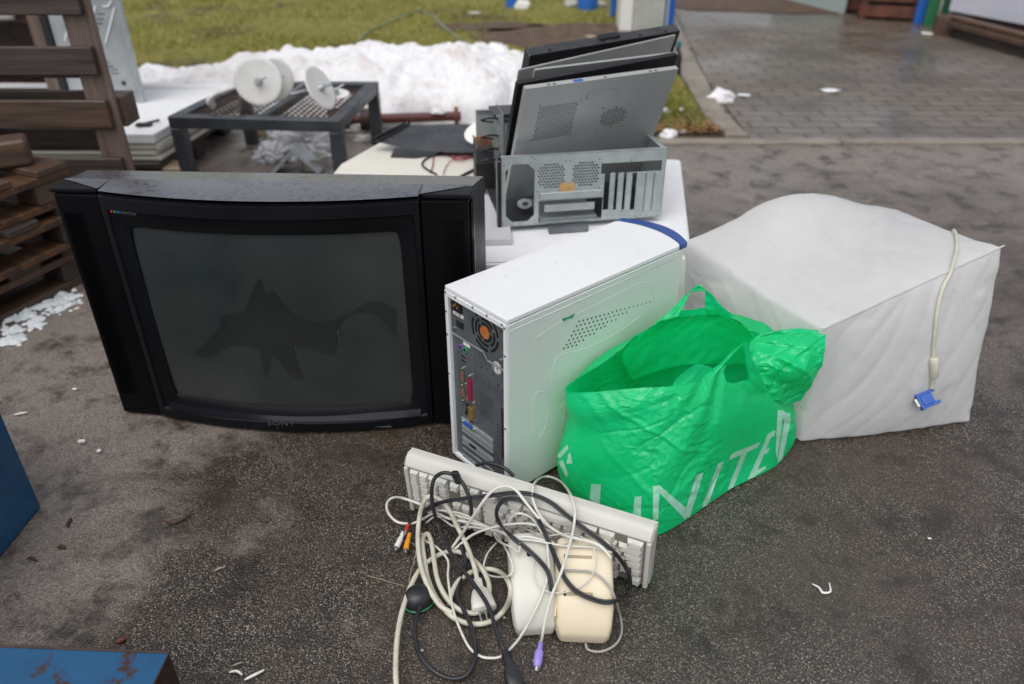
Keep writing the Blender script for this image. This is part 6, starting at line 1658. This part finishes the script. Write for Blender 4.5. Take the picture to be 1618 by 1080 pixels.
for i,(u,v,lb) in enumerate(((1408,31,'front red brown wooden crate left of the blue post'),(1372,20,'rear red brown crate beside the pale teal sheet'))):
    c=at(u,v,0); t=thing('wooden_crate',lb,'crate',(c.x,c.y+.1,0),R(-20),group='red brown crates left of the posts')
    for sx in (-1,1):
        for sy in (-1,1): m=MB(); m.b2(sx*.2-.025,sx*.2+.025,sy*.15-.025,sy*.15+.025,0,.5,bev=.004); m.build('corner_post',M['brick_red'],t)
    for k in range(4):
        z0=.03+k*.12
        for bb in ((-.2,.2,-.191,-.176),(-.2,.2,.176,.191),(-.241,-.226,-.15,.15),(.226,.241,-.15,.15)): m=MB(); m.b2(*bb,z0,z0+.09,bev=.003,seg=1); m.build('slat',M['brick_red'],t)
    m=MB(); m.b2(-.17,.17,-.12,.12,.0,.47); m.build('contents',M['rust_dark'],t)
c=at(1352,17,0); d=at(1275,-2,0); an3=math.atan2(c.y-d.y,c.x-d.x); t=thing('teal_board','pale teal sheet standing on edge at the top of the picture','sheet',(d.x-.3,d.y+.1,0),an3)
m=MB(); m.b2(0,1.2,0,.03,.002,1.1,bev=.004); m.build('sheet',M['teal_grey'],t); m=MB(); m.b2(0,1.2,-.004,.034,-.0,.02); m.build('bottom_rail',M['galv'],t)
m=MB(); c=at(1478,54,0); m.b2(-.09,.11,-.05,.05,0,.003); o=m.build('paper_sheet',M['chip_white']); o.location=(c.x-.02,c.y-.02,.0075); o.rotation_euler=(0,0,R(-18)); tag(o,'white sheet of paper on the paving below the green posts','paper')
# dark building mass farther behind the yard
# ================================================================ concrete pillar with blue posts behind the panels
a=at(978,50,0); b=at(1047,50,0)
t=thing('concrete_block','pale grey ribbed cabinet standing between two blue posts beyond the lawn','cabinet',(a.x,a.y,0),R(-3))
w_=b.x-a.x
m=MB(); m.b2(.10,w_,0,.4,.0,1.4,bev=.008); m.build('body',M['concrete'],t)
m=MB(); m.b2(0,.098,-.01,.36,.0,1.4,bev=.008); m.build('corner_strip',M['chip_white'],t)
m=MB()
for k in range(4): m.b2(.15+k*.07,.165+k*.07,-.006,.0,.02,1.35)
m.build('rib',M['teal_grey'],t)
t.name='utility_cabinet'
for i,(u,v,w_,lb) in enumerate(((1055,46,.085,'thick blue post right of the pale cabinet'),(968,26,.05,'thin blue post left of the pale cabinet'))):
    c=at(u,v,0); t=thing('steel_post',lb,'post',(c.x,c.y,0)); m=MB(); m.cyl((0,0,.004),(0,0,1.6),w_/2,n=20); m.build('post',M['post_blue'],t); m=MB(); m.cyl((0,0,0),(0,0,.004),w_*.8,n=20); m.build('foot_plate',M['post_blue'],t)
for u,v,L_,lb in ((965,66,.25,'wide pale slat lying in the soil before the pale cabinet'),(935,60,.14,'short pale slat left of the wide one on bare soil')):
    c=at(u,v,.02); m=MB(); m.b2(-.03,.03,-L_/2,L_/2,0,.02,bev=.003); o=m.build('lath',M['wood_pale']); o.location=(c.x,c.y,.012); o.rotation_euler=(0,0,R(18)); tag(o,lb,'slat')
c=at(928,14,0); t=thing('blue_drum','small blue container far back on the grass','container',(c.x,c.y,0)); m=MB(); m.loops([[Vector((q*math.cos(2*PI*i/20),q*math.sin(2*PI*i/20),z)) for i in range(20)] for z,q in ((0,.09),(.12,.10),(.16,.08),(.17,.05))],capA=True,capB=True); m.build('body',M['post_blue'],t,smooth=50); m=MB(); m.cyl((0,0,.17),(0,0,.2),.035,n=14); m.build('cap',M['teal_grey'],t)
for i,(u,v,r,mt,lb) in enumerate(((905,10,.07,'concrete','pale stone left of the small blue container'),(948,12,.06,'concrete','grey stone right of the small blue container'),(825,14,.06,'chip_white','white sack-like lump at the top of the lawn'))):
    lump('stone',at(u,v,0),r,lb,mt=mt,sd=70+i,sq=(1.1,.8,1.1 if i==2 else .7),cat='stone')
c=at(808,12,0); m=MB(); m.prism([(-.05,-.05),(.05,-.05),(.04,.05),(-.04,.05)],0,.5,bev=.01); o=m.build('blue_stake',M['post_blue']); o.location=(c.x,c.y,0); tag(o,'short blue stake at the top of the lawn beside the white lump','stake')
wire('garden_hose','pale green hose arching across the lawn behind the snow heap',[(566,66),(578,52),(610,36),(645,22),(662,15),(675,20),(688,28),(705,45),(728,62),(760,80)],.012,.008,'hose_green')
for i,(u,v,s) in enumerate(((1280,60,1),)):
    pass
# dry bush edge at far back, behind the lawn
rnd=random.Random(77); vs=[];fs=[]
for k in range(5000):
    x=rnd.uniform(-9,1.2); y=10.6+rnd.random()*1.2; z=rnd.random()**1.6*.7; s_=rnd.uniform(.02,.05); a_=rnd.uniform(0,6.28); n=len(vs)
    vs+=[(x,y,z),(x+math.cos(a_)*s_,y+.02,z+math.sin(a_)*s_),(x-math.sin(a_)*s_*.6,y,z+math.cos(a_)*s_)]; fs.append((n,n+1,n+2))
me=bpy.data.meshes.new('shrubs'); me.from_pydata(vs,[],fs); me.materials.append(M['blade1']); o=bpy.data.objects.new('shrubs',me); col.objects.link(o); tag(o,'low green shrubs at the far end of the lawn','shrubs',kind='stuff')
# ---------------------------------------------------------------- light
w=bpy.data.worlds.new('World'); scene.world=w; w.use_nodes=True; nt=w.node_tree
bg=nt.nodes['Background']; sky=nt.nodes.new('ShaderNodeTexSky'); sky.sky_type='NISHITA'; sky.sun_disc=False
SE,SR=R(62),R(205)
sky.sun_elevation=SE; sky.sun_rotation=SR; sky.air_density=1.2; sky.dust_density=4.0; sky.ozone_density=1.0
hs=nt.nodes.new('ShaderNodeHueSaturation'); hs.inputs['Saturation'].default_value=.28
nt.links.new(sky.outputs[0],hs.inputs['Color']); nt.links.new(hs.outputs[0],bg.inputs[0]); bg.inputs[1].default_value=.13
ld=bpy.data.lights.new('sun','SUN'); ld.energy=.8; ld.angle=R(70); ld.color=(1,.97,.93)
so=bpy.data.objects.new('sun',ld); col.objects.link(so)
# sky sun_rotation is measured clockwise from +Y
dirv=Vector((math.sin(SR)*math.cos(SE),math.cos(SR)*math.cos(SE),math.sin(SE)))
so.rotation_euler=dirv.to_track_quat('Z','Y').to_euler()
vs_=scene.view_settings; scene.display_settings.display_device='sRGB'
vs_.view_transform='Standard'; vs_.look='None'; vs_.gamma=1; vs_.exposure=0.25; vs_.use_curve_mapping=False
